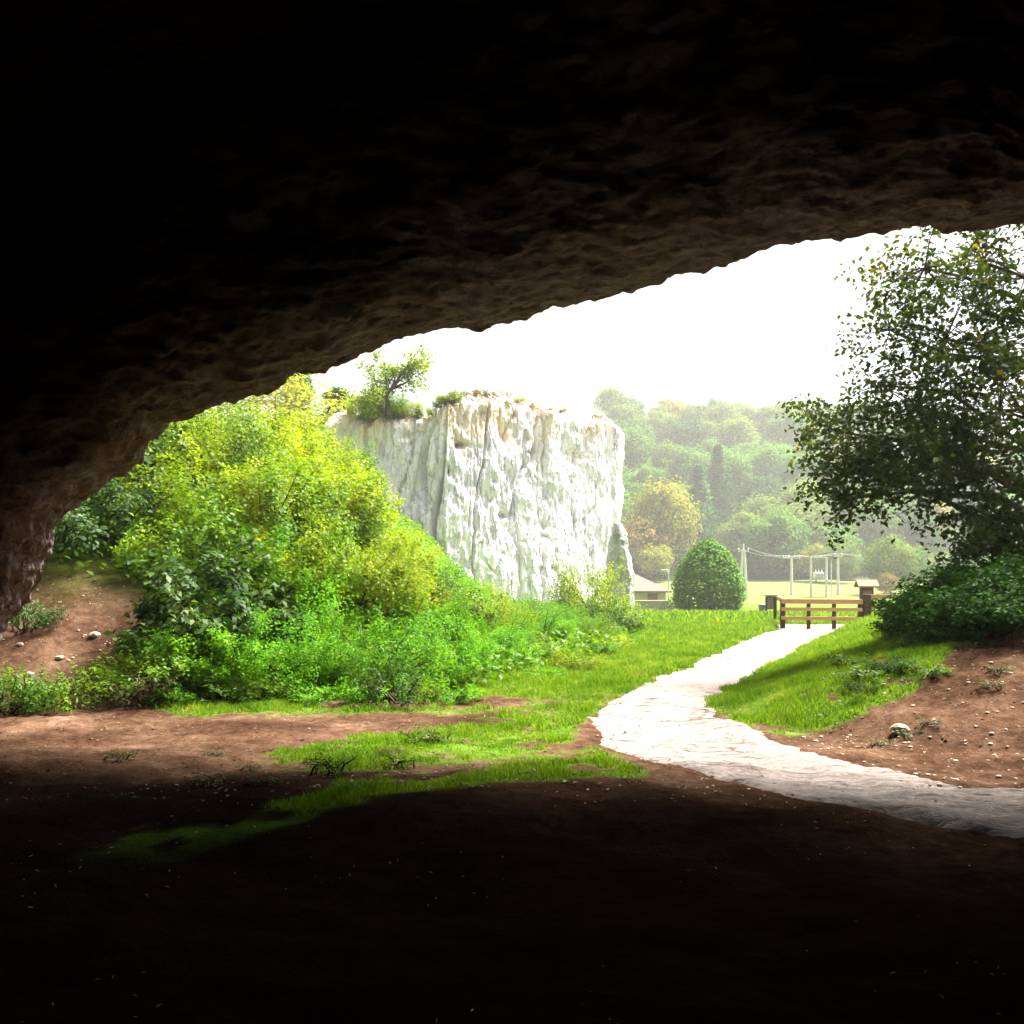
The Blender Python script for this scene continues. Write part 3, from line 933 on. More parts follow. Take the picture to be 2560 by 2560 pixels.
# left thicket: jittered rows up the bank
G_LEFT = {
    'broad': ('dark glossy broad-leaved bush at the foot of the left cave wall', 'dark bushes beside the left cave wall'),
    'yellow': ('tall yellow-green shrub near the top of the left bank', 'yellow shrubs on top of the left bank'),
    'mid': ('mid green leafy bush halfway up the left bank', 'green bushes halfway up the left bank'),
    'bright': ('low vivid green bush along the bottom of the left bank', 'vivid green bushes along the foot of the left bank'),
    'edge': ('loose green shrub at the right end of the thicket, below the white cliff', 'shrubs at the right end of the thicket'),
}
cnt = 0
row_d = [0.7, 1.9, 3.3, 4.8, 6.4, 8.2, 10.2]
bl_pts = np.array(BASE[1:10], float)
bseg = np.concatenate([[0], np.cumsum(np.hypot(*np.diff(bl_pts, axis=0).T))])
for ri, dd_ in enumerate(row_d):
    step = 1.55 + 0.25 * ri
    t = 0.3 * (ri % 2)
    while t < bseg[-1]:
        bxp = np.interp(t, bseg, bl_pts[:, 0]); byp = np.interp(t, bseg, bl_pts[:, 1])
        k = min(np.searchsorted(bseg, t + 1e-6), len(bl_pts) - 1)
        dx, dy = bl_pts[k] - bl_pts[k - 1]
        l_ = math.hypot(dx, dy)
        x = bxp - dy / l_ * dd_ + rng.normal() * .3
        y = byp + dx / l_ * dd_ + rng.normal() * .3
        adv = step * (1 + max(0, byp - 20) * 0.03)
        t += adv
        z = float(height(np.array([x]), np.array([y]), False)[0])
        ppx, ppy = proj(x, y, z + 0.8)
        if ppx < 50 or ppx > 640 or y > 40 or y < 12.2:
            continue
        # bare earth slope at the left
        if x < -4.6 and y < 14.6 - 0.10 * (x + 4.6):
            continue
        if ppx > 420 and ppy < 470:
            continue
        lowpart = ri <= 1
        if ppx < 160 and y < 20 or ppx < 235 and ppy > 530 and y < 20:
            kind, g = random.choice(['broad', 'broad', 'broad2']), 'broad'
        elif ppx > 520:
            kind, g = random.choice(['bright2', 'mid', 'mid2']), 'edge'
        elif lowpart:
            kind, g = random.choice(['bright', 'bright', 'bright2', 'bright2', 'mid'] if ppx < 260 else ['bright', 'bright2']), 'bright'
        elif ppy < 512 and ppx > 185:
            kind, g = random.choice(['yellow', 'yellow2', 'yellow2', 'mid2']), 'yellow'
        else:
            kind, g = random.choice(['mid', 'mid2', 'bright2', 'bright2', 'yellow2']), 'mid'
        sc = rng.uniform(0.62, 1.3) * (0.8 if ri == 0 else 1.0) * (1 + max(0, y - 16) * 0.012)
        if g == 'edge':
            sc *= 0.7 if ppx < 575 else 0.5
        elif ppx > 425:
            sc *= 0.75
        hz_k = {'broad': 1.5, 'broad2': 1.25, 'mid': 1.4, 'mid2': 1.9, 'bright': 1.15, 'bright2': 1.45, 'yellow': 2.4, 'yellow2': 1.8}[kind]
        if lowpart and ppx > 320:
            sc *= 0.8
        # tall plants stay low towards the right end, where the cliff foot shows
        line = np.interp(ppx + 0.75 * 1.3 * sc * F / y, [330, 352, 370, 400, 440, 480, 520, 560, 640], [392, 402, 424, 490, 536, 566, 586, 594, 604])
        room = (CZ + (HZ - line) / F * y - z) / hz_k
        if ppx > 300:
            sc = min(sc, room * 0.92)
            if sc < 0.3:
                continue
        plant(kind, 'bush' if g != 'yellow' else 'shrub', x, y, sc, G_LEFT[g][0], 'bush', G_LEFT[g][1], dz=-0.08)
        cnt += 1
print('thicket bushes', cnt)

for k, (a, y_, s_) in enumerate(((262, 21, 1.0), (285, 24, 1.1), (312, 25, 1.0), (322, 27, .95), (343, 34, .72))):
    plant(['yellow', 'yellow2', 'mid2'][k % 3], 'shrub', (a - 512) / F * y_, y_, s_, G_LEFT['yellow'][0], 'bush', G_LEFT['yellow'][1], dz=-.1, mat='leaf_yellow' if k % 3 < 2 else None)

# singled-out plants
def px_plant(kind, name, px, Y, scale, label, cat, group=None, **kw):
    return plant(kind, name, (px - 512) / F * Y, Y, scale, label, cat, group, **kw)


px_plant('broad2', 'bush', 172, 12.6, 0.72, 'dull green bush hanging over the foot of the bare earth slope', 'bush', mat='leaf_mid', sz=.75)
px_plant('bright', 'bush', 225, 12.9, .75, 'low green bush right of the one over the foot of the earth slope', 'bush')
px_plant('bright2', 'bush', 275, 12.9, .75, 'small leafy green bush at the front left of the thicket', 'bush')
px_plant('weed', 'weed_clump', 135, 11.9, 0.85, 'dry brownish weed clump at the front of the bare earth slope', 'weed')
px_plant('weed', 'weed_clump', 48, 11.6, 1.05, 'dull weed clump on the cave floor at the far left', 'weed', mat='leaf_mid')
px_plant('weed', 'weed_clump', 12, 11.4, 0.9, 'low dark weed clump against the cave wall at the left edge', 'weed', mat='leaf_dark')
px_plant('weed', 'weed_clump', 28, 13.6, 0.8, 'small dark weed clump at the top of the bare earth slope', 'weed', mat='leaf_dark')
px_plant('weed', 'weed_clump', 395, 12.0, 0.85, 'dark upright weed standing before the middle of the thicket', 'weed', mat='leaf_dark', sz=1.2)
px_plant('fern', 'weed_clump', 370, 12.1, 0.8, 'bright feathery weed left of the dark upright weed', 'weed')
px_plant('fern', 'weed_clump', 450, 12.3, 0.8, 'bright feathery weed right of the dark upright weed', 'weed', sz=.8)
px_plant('mid2', 'shrub', 592, 31, 1.1, 'pale airy shrub rising in front of the right foot of the white cliff', 'shrub', mat='leaf_yellow', sz=1.2)
px_plant('mid', 'shrub', 604, 26, 0.75, 'rounded green shrub at the far right tip of the thicket', 'shrub')
px_plant('tuft', 'weed_clump', 422, 9.15, 0.75, 'broad green weed standing up from the front of the grass strip', 'weed')
px_plant('tuft', 'weed_clump', 438, 9.2, 0.6, 'small leafy weed right of the broad green weed', 'weed')
px_plant('tuft', 'weed_clump', 330, 7.4, 0.7, 'dark weed on the brown cave floor between the two grass strips', 'weed')
px_plant('tuft', 'weed_clump', 398, 7.8, 0.6, 'thin weed at the edge of the front grass strip', 'weed')
for (a, y_) in ((215, 8.6), (120, 8.0), (250, 7.9), (390, 8.5), (206, 7.2), (262, 7.0)):
    px_plant('tuft', 'weed_tuft', a, y_, rng.uniform(.4, .6), 'small dark tuft of weeds on the bare brown cave floor', 'weed', 'weed tufts on the bare cave floor', mat='leaf_dull', sz=.6)
for (a, y_) in ((880, 9.1), (905, 9.3), (990, 9.9), (1000, 10.3), (930, 9.3)):
    px_plant('tuft', 'weed_tuft', a, y_, rng.uniform(.35, .6), 'small dull tuft on the brown slope right of the path', 'weed', 'tufts on the right earth slope', mat='leaf_dull', sz=.6)

# right bushes on the bank
RB = [(921, 14.2, .5), (948, 13.2, .66), (982, 12.6, .8), (1020, 12.0, .85), (1065, 12.0, 1.0), (968, 14.8, .9), (1010, 13.8, 1.0), (1055, 14.0, 1.1), (998, 17, 1.1), (962, 17.5, .8), (950, 12.2, .45)]
for k, (a, y_, s_) in enumerate(RB):
    if k == 0:
        px_plant('mid', 'bush', a, y_, s_ * .85, 'lit left tip of the dark bush on the right bank, nearest the railing', 'bush', dz=-.05, sz=.7)
    else:
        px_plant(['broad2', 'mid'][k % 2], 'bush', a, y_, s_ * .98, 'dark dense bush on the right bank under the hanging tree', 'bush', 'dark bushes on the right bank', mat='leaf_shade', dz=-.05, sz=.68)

for k in range(22):
    a, y_ = rng.uniform(840, 1015), rng.uniform(10.3, 13)
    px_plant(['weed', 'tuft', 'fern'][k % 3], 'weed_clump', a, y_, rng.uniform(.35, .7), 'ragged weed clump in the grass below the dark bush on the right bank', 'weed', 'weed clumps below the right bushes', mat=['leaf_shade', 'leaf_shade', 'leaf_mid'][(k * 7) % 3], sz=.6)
for k in range(9):
    px_plant(['fern', 'tuft', 'fern'][k % 3], 'weed_clump', 178 + 17 * k + rng.normal() * 4, rng.uniform(12.0, 12.7), rng.uniform(.6, 1.0), 'leafy weed clump along the front edge of the thicket', 'weed', 'weed clumps along the thicket edge', mat=['leaf_bright', 'leaf_mid'][k % 2], sz=.8)
for k in range(9):
    t_ = 0.3 + k * 1.6
    bx_ = np.interp(t_ + 6, bseg, bl_pts[:, 0]); by_ = np.interp(t_ + 6, bseg, bl_pts[:, 1])
    plant(['fern', 'weed', 'tuft'][k % 3], 'weed_clump', bx_ + rng.normal() * .2, by_ - rng.uniform(.1, .5), rng.uniform(.5, .9), 'leafy weed clump along the front edge of the thicket', 'weed', 'weed clumps along the thicket edge', mat=['leaf_bright', 'leaf_mid', 'leaf_yellow'][(k * 5) % 3], sz=.7)

# ----------------------------------------------------------------- undergrowth carpet on the left bank (uncountable)
n = 60000
ux = rng.uniform(-13, 6, n)
uy = rng.uniform(12.2, 42, n)
ud = line_dist(ux, uy, BASE)
ok = (ud > 0.1) & ~((ux < -4.5) & (uy < 14.7 - 0.1 * (ux + 4.5)))
uz = height(ux, uy)
ok &= rng.uniform(0, 1, n) < np.clip(22 / uy, 0.3, 1)
P = np.stack([ux, uy, uz + rng.uniform(0, 0.45, n) ** 1.3], 1)[ok]
v, f = leaves_mesh(P, 0.13, 0.6, None, 0.5, 0.2)
ug = mesh_obj('undergrowth', v, f, M['leaf_mid'])
ug['kind'] = 'stuff'
tag(ug, 'low leafy undergrowth covering the left bank between the bushes', 'undergrowth')

# ----------------------------------------------------------------- grass
def blades(n, y0, y1, hgt, wid, x0=-8, x1=14, dens_thr=0.5):
    x = rng.uniform(x0, x1, n)
    y = rng.uniform(y0, y1, n)
    w = np.abs((x / y) * F) < 540
    x, y = x[w], y[w]
    z = height(x, y)
    px, py = proj(x, y, z)
    m = turf_mask(x, y, z, px, py)
    hid = line_dist(x, y, BASE) > 1.2
    okk = (rng.uniform(0, 1, len(x)) < m ** 1.5) & (m > 0.25) & ~hid
    x, y, z, m = x[okk], y[okk], z[okk], m[okk]
    k = len(x)
    th = rng.uniform(0, 2 * np.pi, k)
    h = hgt * rng.uniform(0.3, 1.25, k) * (0.4 + 0.6 * m) * np.clip(1 + 1.6 * fbm(np.stack([x * 1.1, y * 1.1, 0 * x], 1), 3), .35, 2.2)
    wv = wid * rng.uniform(0.7, 1.3, k)
    dx, dy = np.cos(th), np.sin(th)
    lean = rng.uniform(0.15, 0.9, k) * h
    l2 = rng.uniform(0, 2 * np.pi, k)
    lx, ly = np.cos(l2) * lean, np.sin(l2) * lean
    b = np.stack([x, y, z - 0.01], 1)
    sv = np.stack([dx * wv, dy * wv, 0 * dx], 1)
    mid = b + np.stack([lx * .35, ly * .35, h * .6], 1)
    tip = b + np.stack([lx, ly, h], 1)
    v = np.stack([b - sv, b + sv, mid + sv * .7, tip, mid - sv * .7], 1).reshape(-1, 3)
    i = np.arange(k)[:, None] * 5
    f = np.concatenate([i + np.array([[0, 1, 2, 4]]), i + np.array([[4, 2, 3, 3]])], 0)
    return v, f, k


GV, GF, nvv = [], [], 0
for args in ((170000, 6.0, 10, 0.055, 0.004, -6, 3), (230000, 10, 14, 0.075, 0.005, -7, 8.5), (200000, 14, 21, 0.10, 0.008, -2, 12),
             (160000, 21, 34, 0.13, 0.013, 0, 17), (120000, 34, 85, 0.22, 0.035, 3, 45)):
    v, f, k = blades(*args)
    GV.append(v)
    GF.append(f + nvv)
    nvv += len(v)
    print('blades', k)
gv, gf = np.vstack(GV), np.vstack(GF)
quad = gf[gf[:, 2] != gf[:, 3]]
quad = gf[: 0] if False else gf
# triangles are written as separate triangles
isq = gf[:, 2] != gf[:, 3]
me = bpy.data.meshes.new('grass')
fq, ft = gf[isq], gf[~isq][:, :3]
me.vertices.add(len(gv))
me.vertices.foreach_set('co', gv.astype(np.float32).ravel())
loops = np.concatenate([fq.ravel(), ft.ravel()]).astype(np.int32)
me.loops.add(len(loops))
me.loops.foreach_set('vertex_index', loops)
me.polygons.add(len(fq) + len(ft))
me.polygons.foreach_set('loop_start', np.concatenate([np.arange(len(fq)) * 4, len(fq) * 4 + np.arange(len(ft)) * 3]).astype(np.int32))
me.polygons.foreach_set('loop_total', np.concatenate([np.full(len(fq), 4), np.full(len(ft), 3)]).astype(np.int32))
me.update(calc_edges=True)
me.validate()
me.materials.append(M['blade'])
grass = bpy.data.objects.new('grass', me)
col.objects.link(grass)
grass['kind'] = 'stuff'
tag(grass, 'short bright green grass beside the path and across the meadow', 'grass')

# ----------------------------------------------------------------- litter, straw and gravel
def scatter(n, x0, x1, y0, y1):
    x, y = rng.uniform(x0, x1, n), rng.uniform(y0, y1, n)
    return x, y, height(x, y)


x, y, z = scatter(2600, -7, 9, 6.5, 12.2)
P = np.stack([x, y, z + 0.012], 1)
v, f = leaves_mesh(P, 0.04, 3.0, None, 0.6, 0)
lit = mesh_obj('leaf_litter', v, f, M['litter'])
lit['kind'] = 'stuff'
tag(lit, 'scattered dry brown fallen leaves on the cave floor and path', 'leaf litter')
x, y, z = scatter(620, -3.2, 4.2, 3.0, 7.2)
kk = fbm(np.stack([x * .8, y * .8, 0 * x], 1), 2) > -0.05
x, y, z = x[kk], y[kk], z[kk]
P = np.stack([x, y, z + 0.01], 1)
v, f = leaves_mesh(P, 0.026, 1.6, None, 0.2, 0)
st = mesh_obj('straw', v, f, M['straw'])
st['kind'] = 'stuff'
tag(st, 'pale bits of straw strewn on the dark cave floor', 'straw')


def stone_mesh(name, r, seed):
    import bmesh
    bm = bmesh.new()
    bmesh.ops.create_icosphere(bm, subdivisions=2, radius=1)
    co = np.array([v.co for v in bm.verts])
    d = 1 + 0.35 * fbm(co * 1.1 + seed * 3.7, 3)
    for v_, k_ in zip(bm.verts, d):
        v_.co = v_.co * k_
        v_.co.z *= 0.6
    me = bpy.data.meshes.new(name)
    bm.to_mesh(me)
    bm.free()
    me.materials.append(M['stone'])
    return me


stones = [stone_mesh('stone', 1, k) for k in range(4)]
# gravel: one uncountable mass of small chips
cv = np.array([v.co for v in stones[0].vertices])
cf = np.array([p.vertices[:] for p in stones[0].polygons])
gx_, gy_ = rng.uniform(-8.6, -3.9, 700), rng.uniform(11.6, 15.0, 700)
k = 900
gx2, gy2 = rng.uniform(2.5, 8, k), rng.uniform(7.3, 12, k)
gx_, gy_ = np.concatenate([gx_, gx2]), np.concatenate([gy_, gy2])
gz_ = height(gx_, gy_)
sz_g = 0.006 + 0.024 * rng.uniform(0, 1, len(gx_)) ** 5
VV = (cv[None] * sz_g[:, None, None] + np.stack([gx_, gy_, gz_], 1)[:, None]).reshape(-1, 3)
FF = (cf[None] + (np.arange(len(gx_)) * len(cv))[:, None, None]).reshape(-1, 3)
gr = mesh_obj('gravel', VV, FF, M['stone'], smooth=True)
gr['kind'] = 'stuff'
tag(gr, 'small pale stone chips on the bare earth slopes', 'gravel')
for k, (a, y_, r_) in enumerate(((60, 13.0, .07), (95, 13.6, .09), (30, 12.6, .06), (110, 13.1, .06), (130, 12.5, .08), (75, 12.4, .05), (145, 14.0, .10), (20, 13.2, .06), (120, 12.0, .07))):
    X = (a - 512) / F * y_
    o = bpy.data.objects.new('stone', stones[k % 4])
    col.objects.link(o)
    o.location = (X, y_, float(height(np.array([X]), np.array([y_]))[0]) + r_ * .2)
    o.scale = (r_, r_ * .8, r_)
    o.rotation_euler = (0, 0, k * 1.3)
    tag(o, 'loose pale stone on the bare earth slope below the left cave wall', 'stone', 'loose stones on the left earth slope')
X, Y_ = (900 - 512) / F * 9.4, 9.4
o = bpy.data.objects.new('stone', stones[1])
col.objects.link(o)
o.location = (X, Y_, float(height(np.array([X]), np.array([Y_]))[0]) + .03)
o.scale = (.10, .08, .11)
tag(o, 'single pale stone at the foot of the right earth slope beside the path', 'stone')

# ----------------------------------------------------------------- the hanging tree at the right
def right_tree():
    r = np.random.default_rng(21)
    root = empty('broadleaf_tree', (0, 0, 0))
    tb = np.array([10.6, 16.2, 0.0])
    tb[2] = float(height(tb[0:1], tb[1:2])[0]) - 0.2
    wood = MB()
    top = tb + np.array([-0.4, -0.2, 8.5])
    trunk = [tb, tb + (0.05, 0, 1.2), tb + (-0.1, 0, 3.2), tb + (-0.2, -.1, 5.5), top]
    wood.tube(trunk, [0.34, 0.27, 0.22, 0.16, 0.05], 10)
    # lobes of the crown: (px, py, depth, radius m, clumps)
    lobes = [(985, 262, 15.0, 1.35, 34), (925, 268, 15.3, 1.0, 20), (1040, 330, 15.2, 1.6, 44), (945, 340, 15.4, 1.4, 36), (890, 330, 15.6, 0.85, 15),
             (880, 385, 15.2, 0.95, 20), (1000, 410, 15.0, 1.5, 46), (930, 420, 15.0, 1.3, 44), (870, 440, 15.3, 0.95, 26), (832, 430, 15.6, 0.7, 14),
             (845, 470, 15.4, 0.65, 16), (878, 468, 15.0, 0.65, 20), (838, 500, 15.4, 0.45, 9), (950, 462, 14.8, 0.85, 30), (1000, 520, 14.6, 1.0, 34), (985, 545, 15.0, 0.5, 13),
             (1010, 570, 14.8, .9, 26), (1060, 480, 15.0, 1.4, 36), (1075, 240, 15.4, 1.6, 30), (1090, 560, 15.2, 1.2, 24), (930, 500, 15.5, 0.4, 6),
             (1160, 330, 16.2, 1.8, 34), (1180, 470, 16.4, 1.7, 30), (1120, 190, 16.0, 1.7, 26), (1010, 190, 16.2, 1.3, 18),
             (1190, 300, 12.9, 1.2, 26), (1150, 200, 13.6, 1.3, 26), (1240, 420, 12.6, 1.2, 24), (1260, 250, 13.2, 1.3, 24)]  # nearer lobes on this line: out of view, added to shade the right slope
    LP, LO = [], []
    for (a, b, Y, rad, ncl_) in lobes:
        c = at(a, b, Y)
        # limb from the trunk to the lobe
        hz = np.clip(c[2] - tb[2] - 0.35 * np.hypot(c[0] - tb[0], c[1] - tb[1]) - 0.2, 1.0, 8.2)
        s0 = tb + np.array([-0.2 * hz / 5, 0, hz])
        m1 = s0 * .6 + c * .4 + np.array([0, 0, 0.35]) + r.normal(size=3) * .15
        m2 = s0 * .25 + c * .75 + np.array([0, 0, 0.25]) + r.normal(size=3) * .12
        wood.tube([s0, m1, m2, c], [0.075, 0.05, 0.032, 0.014], 6)
        for k in range(int(ncl_ * (0.85 if b < 400 else 0.95))):
            d = r.normal(size=3)
            d /= np.linalg.norm(d)
            p = c + d * rad * r.uniform(0.15, 1.0) ** 0.6 * np.array([1.05, 1.1, 0.9])
            e = (m2 if r.uniform() < .4 else c)
            q1 = e * .5 + p * .5 + r.normal(size=3) * .08
            wood.tube([e, q1, p], [0.016, 0.010, 0.004], 4)
            dr = p - e
            dr /= np.linalg.norm(dr) + 1e-6
            dr[2] -= 0.35
            n_l = int(r.uniform(26, 58) * (1.1 if b < 400 else 1.15))
            t = r.uniform(-.35, .45, n_l)[:, None]
            LP.append(p + dr * t + r.normal(size=(n_l, 3)) * 0.11)
    P = np.vstack(LP)
    v, f = leaves_mesh(P, 0.105, 0.35, None, 0.66, 0.5, r)
    wood.build('trunk', M['bark'], root)
    mesh_obj('crown', v, f, M['leaf_tree'], root)
    tag(root, 'large dark broadleaf tree hanging over the path from the right edge', 'tree')
    print('tree leaves', len(P))


right_tree()


# ----------------------------------------------------------------- far trees
def crown_data(h, rad, base, n_clump, n_leaf, leaf, seed, shape='round'):
    r = np.random.default_rng(seed)
    V, Fc, nv = [], [], 0
    wood = MB()
    wood.tube([(0, 0, -0.8), (0.05, 0, base), (0.1, 0.1, h * 0.6), (0, 0, h * .92)], [0.035 * h * .6, 0.025 * h * .6, 0.012 * h * .6, 0.02], 7)
    for c in range(n_clump):
        th = r.uniform(0, 2 * np.pi)
        if shape == 'cone':
            t = r.uniform(0, 1) ** 1.25
            zz = base + (h - base) * t
            rr = rad * (1 - t) ** 0.85 * r.uniform(0.45, 1.05) + 0.1
            p = np.array([math.cos(th) * rr, math.sin(th) * rr, zz])
            cs = np.array([0.07 * h, 0.07 * h, 0.022 * h]) * (1.2 - t)
        else:
            ph = math.acos(r.uniform(-0.75, 1))
            k = r.uniform(0.45, 1.0) ** 0.5
            p = np.array([math.sin(ph) * math.cos(th) * rad * k, math.sin(ph) * math.sin(th) * rad * k, base + (h - base) * (0.48 + 0.45 * math.cos(ph) * k)])
            p += r.normal(size=3) * 0.04 * h
            cs = np.array([0.075, 0.075, 0.045]) * h * r.uniform(.7, 1.2)
        P = p + r.normal(size=(n_leaf, 3)) * cs
        od = P - np.array([0, 0, base + (h - base) * .4])
        od /= np.linalg.norm(od, axis=1)[:, None] + 1e-6
        cd_ = P - p
        cd_ /= np.linalg.norm(cd_, axis=1)[:, None] + 1e-6
        v, f = leaves_mesh(P, leaf, 0.35, od + cd_ * 0.9, 0.7, 0.2, r, rnd=0.4)
        V.append(v); Fc.append(f + nv); nv += len(v)
        if c % 6 == 0 and shape != 'cone':
            wood.tube([(0, 0, base * .8 + .25 * (p[2] - base)), tuple(p * .5 + np.array([0, 0, p[2] * .1])), tuple(p)], [0.012 * h, 0.007 * h, 0.002 * h], 5)
    return np.vstack(V), np.vstack(Fc), wood


TREES = {}


def proto_tree(key, mat, *a, **k):
    v, f, w = crown_data(*a, **k)
    c = mesh_obj('crown', v, f, M[mat])
    t = w.build('trunk', M['bark'])
    TREES[key] = (c.data, t.data)
    bpy.data.objects.remove(c)
    bpy.data.objects.remove(t)


proto_tree('roundA', 'far_green', 16, 6.6, 2.2, 90, 60, 0.75, 31)
proto_tree('roundB', 'far_green', 17, 6.0, 2.6, 85, 60, 0.75, 32)
proto_tree('roundC', 'far_green', 14, 6.8, 1.6, 95, 60, 0.7, 33)
proto_tree('cone', 'far_deep', 20, 4.2, 1.5, 150, 40, 0.7, 34, shape='cone')
proto_tree('fine', 'far_lime', 14, 6.0, 1.5, 130, 120, 0.3, 36)
proto_tree('small', 'far_lime', 10, 3.7, 1.2, 80, 50, 0.45, 35)


def tree(key, name, x, y, scale, mat, label, group=None, sz=1.0, dz=0.0):
    z = float(height(np.array([x]), np.array([y]), False)[0]) + dz
    o = empty(name, (x, y, z), rng.uniform(0, 6.28))
    o.scale = (scale, scale, scale * sz)
    for nm, me in zip(('crown', 'trunk'), TREES[key]):
        c = bpy.data.objects.new(nm, me)
        col.objects.link(c)
        c.parent = o
        if nm == 'crown' and mat:
            c.material_slots[0].link = 'OBJECT'
            c.material_slots[0].material = M[mat]
    tag(o, label, 'tree', group)
    return o


FT = {
    'far_green': ('green broadleaf tree in the wood on the far hillside', 'green trees of the hillside wood'),
    'far_deep': ('deep blue-green broadleaf tree in the wood on the far hillside', 'deep green trees of the hillside wood'),
    'far_lime': ('light lime-green tree in the wood on the far hillside', 'lime-green trees of the hillside wood'),
    'far_gold': ('golden yellow autumn tree in the wood on the far hillside', 'golden trees of the hillside wood'),
    'far_rust': ('orange-brown autumn tree in the wood on the far hillside', 'orange trees of the hillside wood'),
}
nt_ = 0
for ri, Y in enumerate((208, 221, 236, 253, 272, 292, 313, 334)):
    x = (596 - 512) / F * Y + 4 * (ri % 2)
    while x < (1075 - 512) / F * Y:
        xx, yy = x + rng.normal() * 1.5, Y + rng.normal() * 3
        key = random.choice(['roundA', 'roundB', 'roundC'])
        if ri in (0, 1):
            mat = random.choices(['far_green', 'far_deep', 'far_lime', 'far_gold', 'far_rust'], [5, 3, 2.5, .7, .12])[0]
        else:
            mat = random.choices(['far_green', 'far_deep', 'far_lime', 'far_gold', 'far_rust'], [5, 2, 3.5, .7, .12])[0]
        lab, gp = FT[mat]
        nm = 'broadleaf_tree'
        ppx = 512 + F * xx / yy
        if 690 < ppx < 760 and ri in (1, 2) or (ppx > 900 and ri == 0):
            key, mat, nm = 'cone', 'far_deep', 'spruce_tree'
            lab, gp = 'dark pointed spruce in the wood on the far hillside', 'spruces of the hillside wood'
        if ri == 0 and ppx > 900:
            lab, gp = 'dark pointed spruce at the wood edge behind the hanging tree', 'spruces behind the hanging tree'
        tree(key, nm, xx, yy, rng.uniform(0.8, 1.12), mat, lab, gp, sz=rng.uniform(.9, 1.1), dz=-.8)
        nt_ += 1
        x += rng.uniform(9.5, 12.5)
print('forest trees', nt_)


def px_tree(key, name, px, Y, scale, mat, label, group=None, **kw):
    return tree(key, name, (px - 512) / F * Y, Y, scale, mat, label, group, **kw)


px_tree('roundB', 'broadleaf_tree', 664, 200, 1.05, 'far_gold', 'big yellow-topped tree at the wood edge above the house', sz=1.25)
px_tree('roundC', 'broadleaf_tree', 640, 196, 0.85, 'far_rust', 'orange autumn tree at the wood edge beside the rock pinnacle', sz=1.15)
px_tree('small', 'broadleaf_tree', 655, 188, 0.85, 'far_gold', 'small golden tree behind the house roof')
px_tree('roundA', 'broadleaf_tree', 775, 199, 0.95, 'far_green', 'wide green tree at the wood edge behind the concrete poles')
px_tree('small', 'broadleaf_tree', 816, 190, 0.85, 'far_gold', 'small yellow tree at the meadow edge behind the transformer frame')
px_tree('small', 'broadleaf_tree', 838, 185, 0.95, 'far_lime', 'rounded lime tree at the meadow edge right of the transformer frame')
px_tree('small', 'broadleaf_tree', 890, 150, 0.95, 'far_lime', 'pale young tree standing alone on the meadow at the right', sz=1.1)
px_tree('small', 'broadleaf_tree', 908, 153, 0.8, 'far_green', 'bluish young tree directly right of the pale young tree', sz=1.1)
px_tree('small', 'bushy_tree', 886, 146, 0.42, 'far_rust', 'orange bush at the foot of the pale young tree')
for a in (760, 725, 700, 690, 850, 870, 930, 960, 800):
    px_tree('small', 'bushy_tree', a, 199 + rng.normal() * 2, rng.uniform(.45, .7), 'far_deep', 'low dark bush along the foot of the wood beyond the meadow', 'bushes along the wood edge', sz=.8)
for k in range(26):
    a = 622 + k * 15.5 + rng.normal() * 4
    px_tree('small', 'bushy_tree', a, 201 + rng.normal() * 2, rng.uniform(.4, .75), ['far_green', 'far_deep', 'far_lime'][k % 3], 'leafy bush filling the foot of the wood beyond the meadow', 'leafy bushes along the wood edge', sz=.9)
# trees seen past the left shoulder of the cliff
px_tree('cone', 'spruce_tree', 297, 78, 0.95, 'far_deep', 'thin dark spruce top poking above the left bank under the cave edge', sz=1.22, dz=-1)
px_tree('cone', 'spruce_tree', 338, 74, 0.85, 'far_deep', 'spruce just left of the cliff-top tree', sz=1.15, dz=-1)
px_tree('fine', 'broadleaf_tree', 318, 82, 1.15, 'far_lime', 'hazy lime tree between the two spruces on the left', dz=2.0)
px_tree('fine', 'broadleaf_tree', 356, 72, 0.9, 'far_green', 'hazy green tree behind the left shoulder of the cliff', dz=2.0)
px_tree('fine', 'broadleaf_tree', 275, 70, 1.15, 'far_gold', 'yellowish tree at the top of the left bank under the cave edge', dz=2.0)

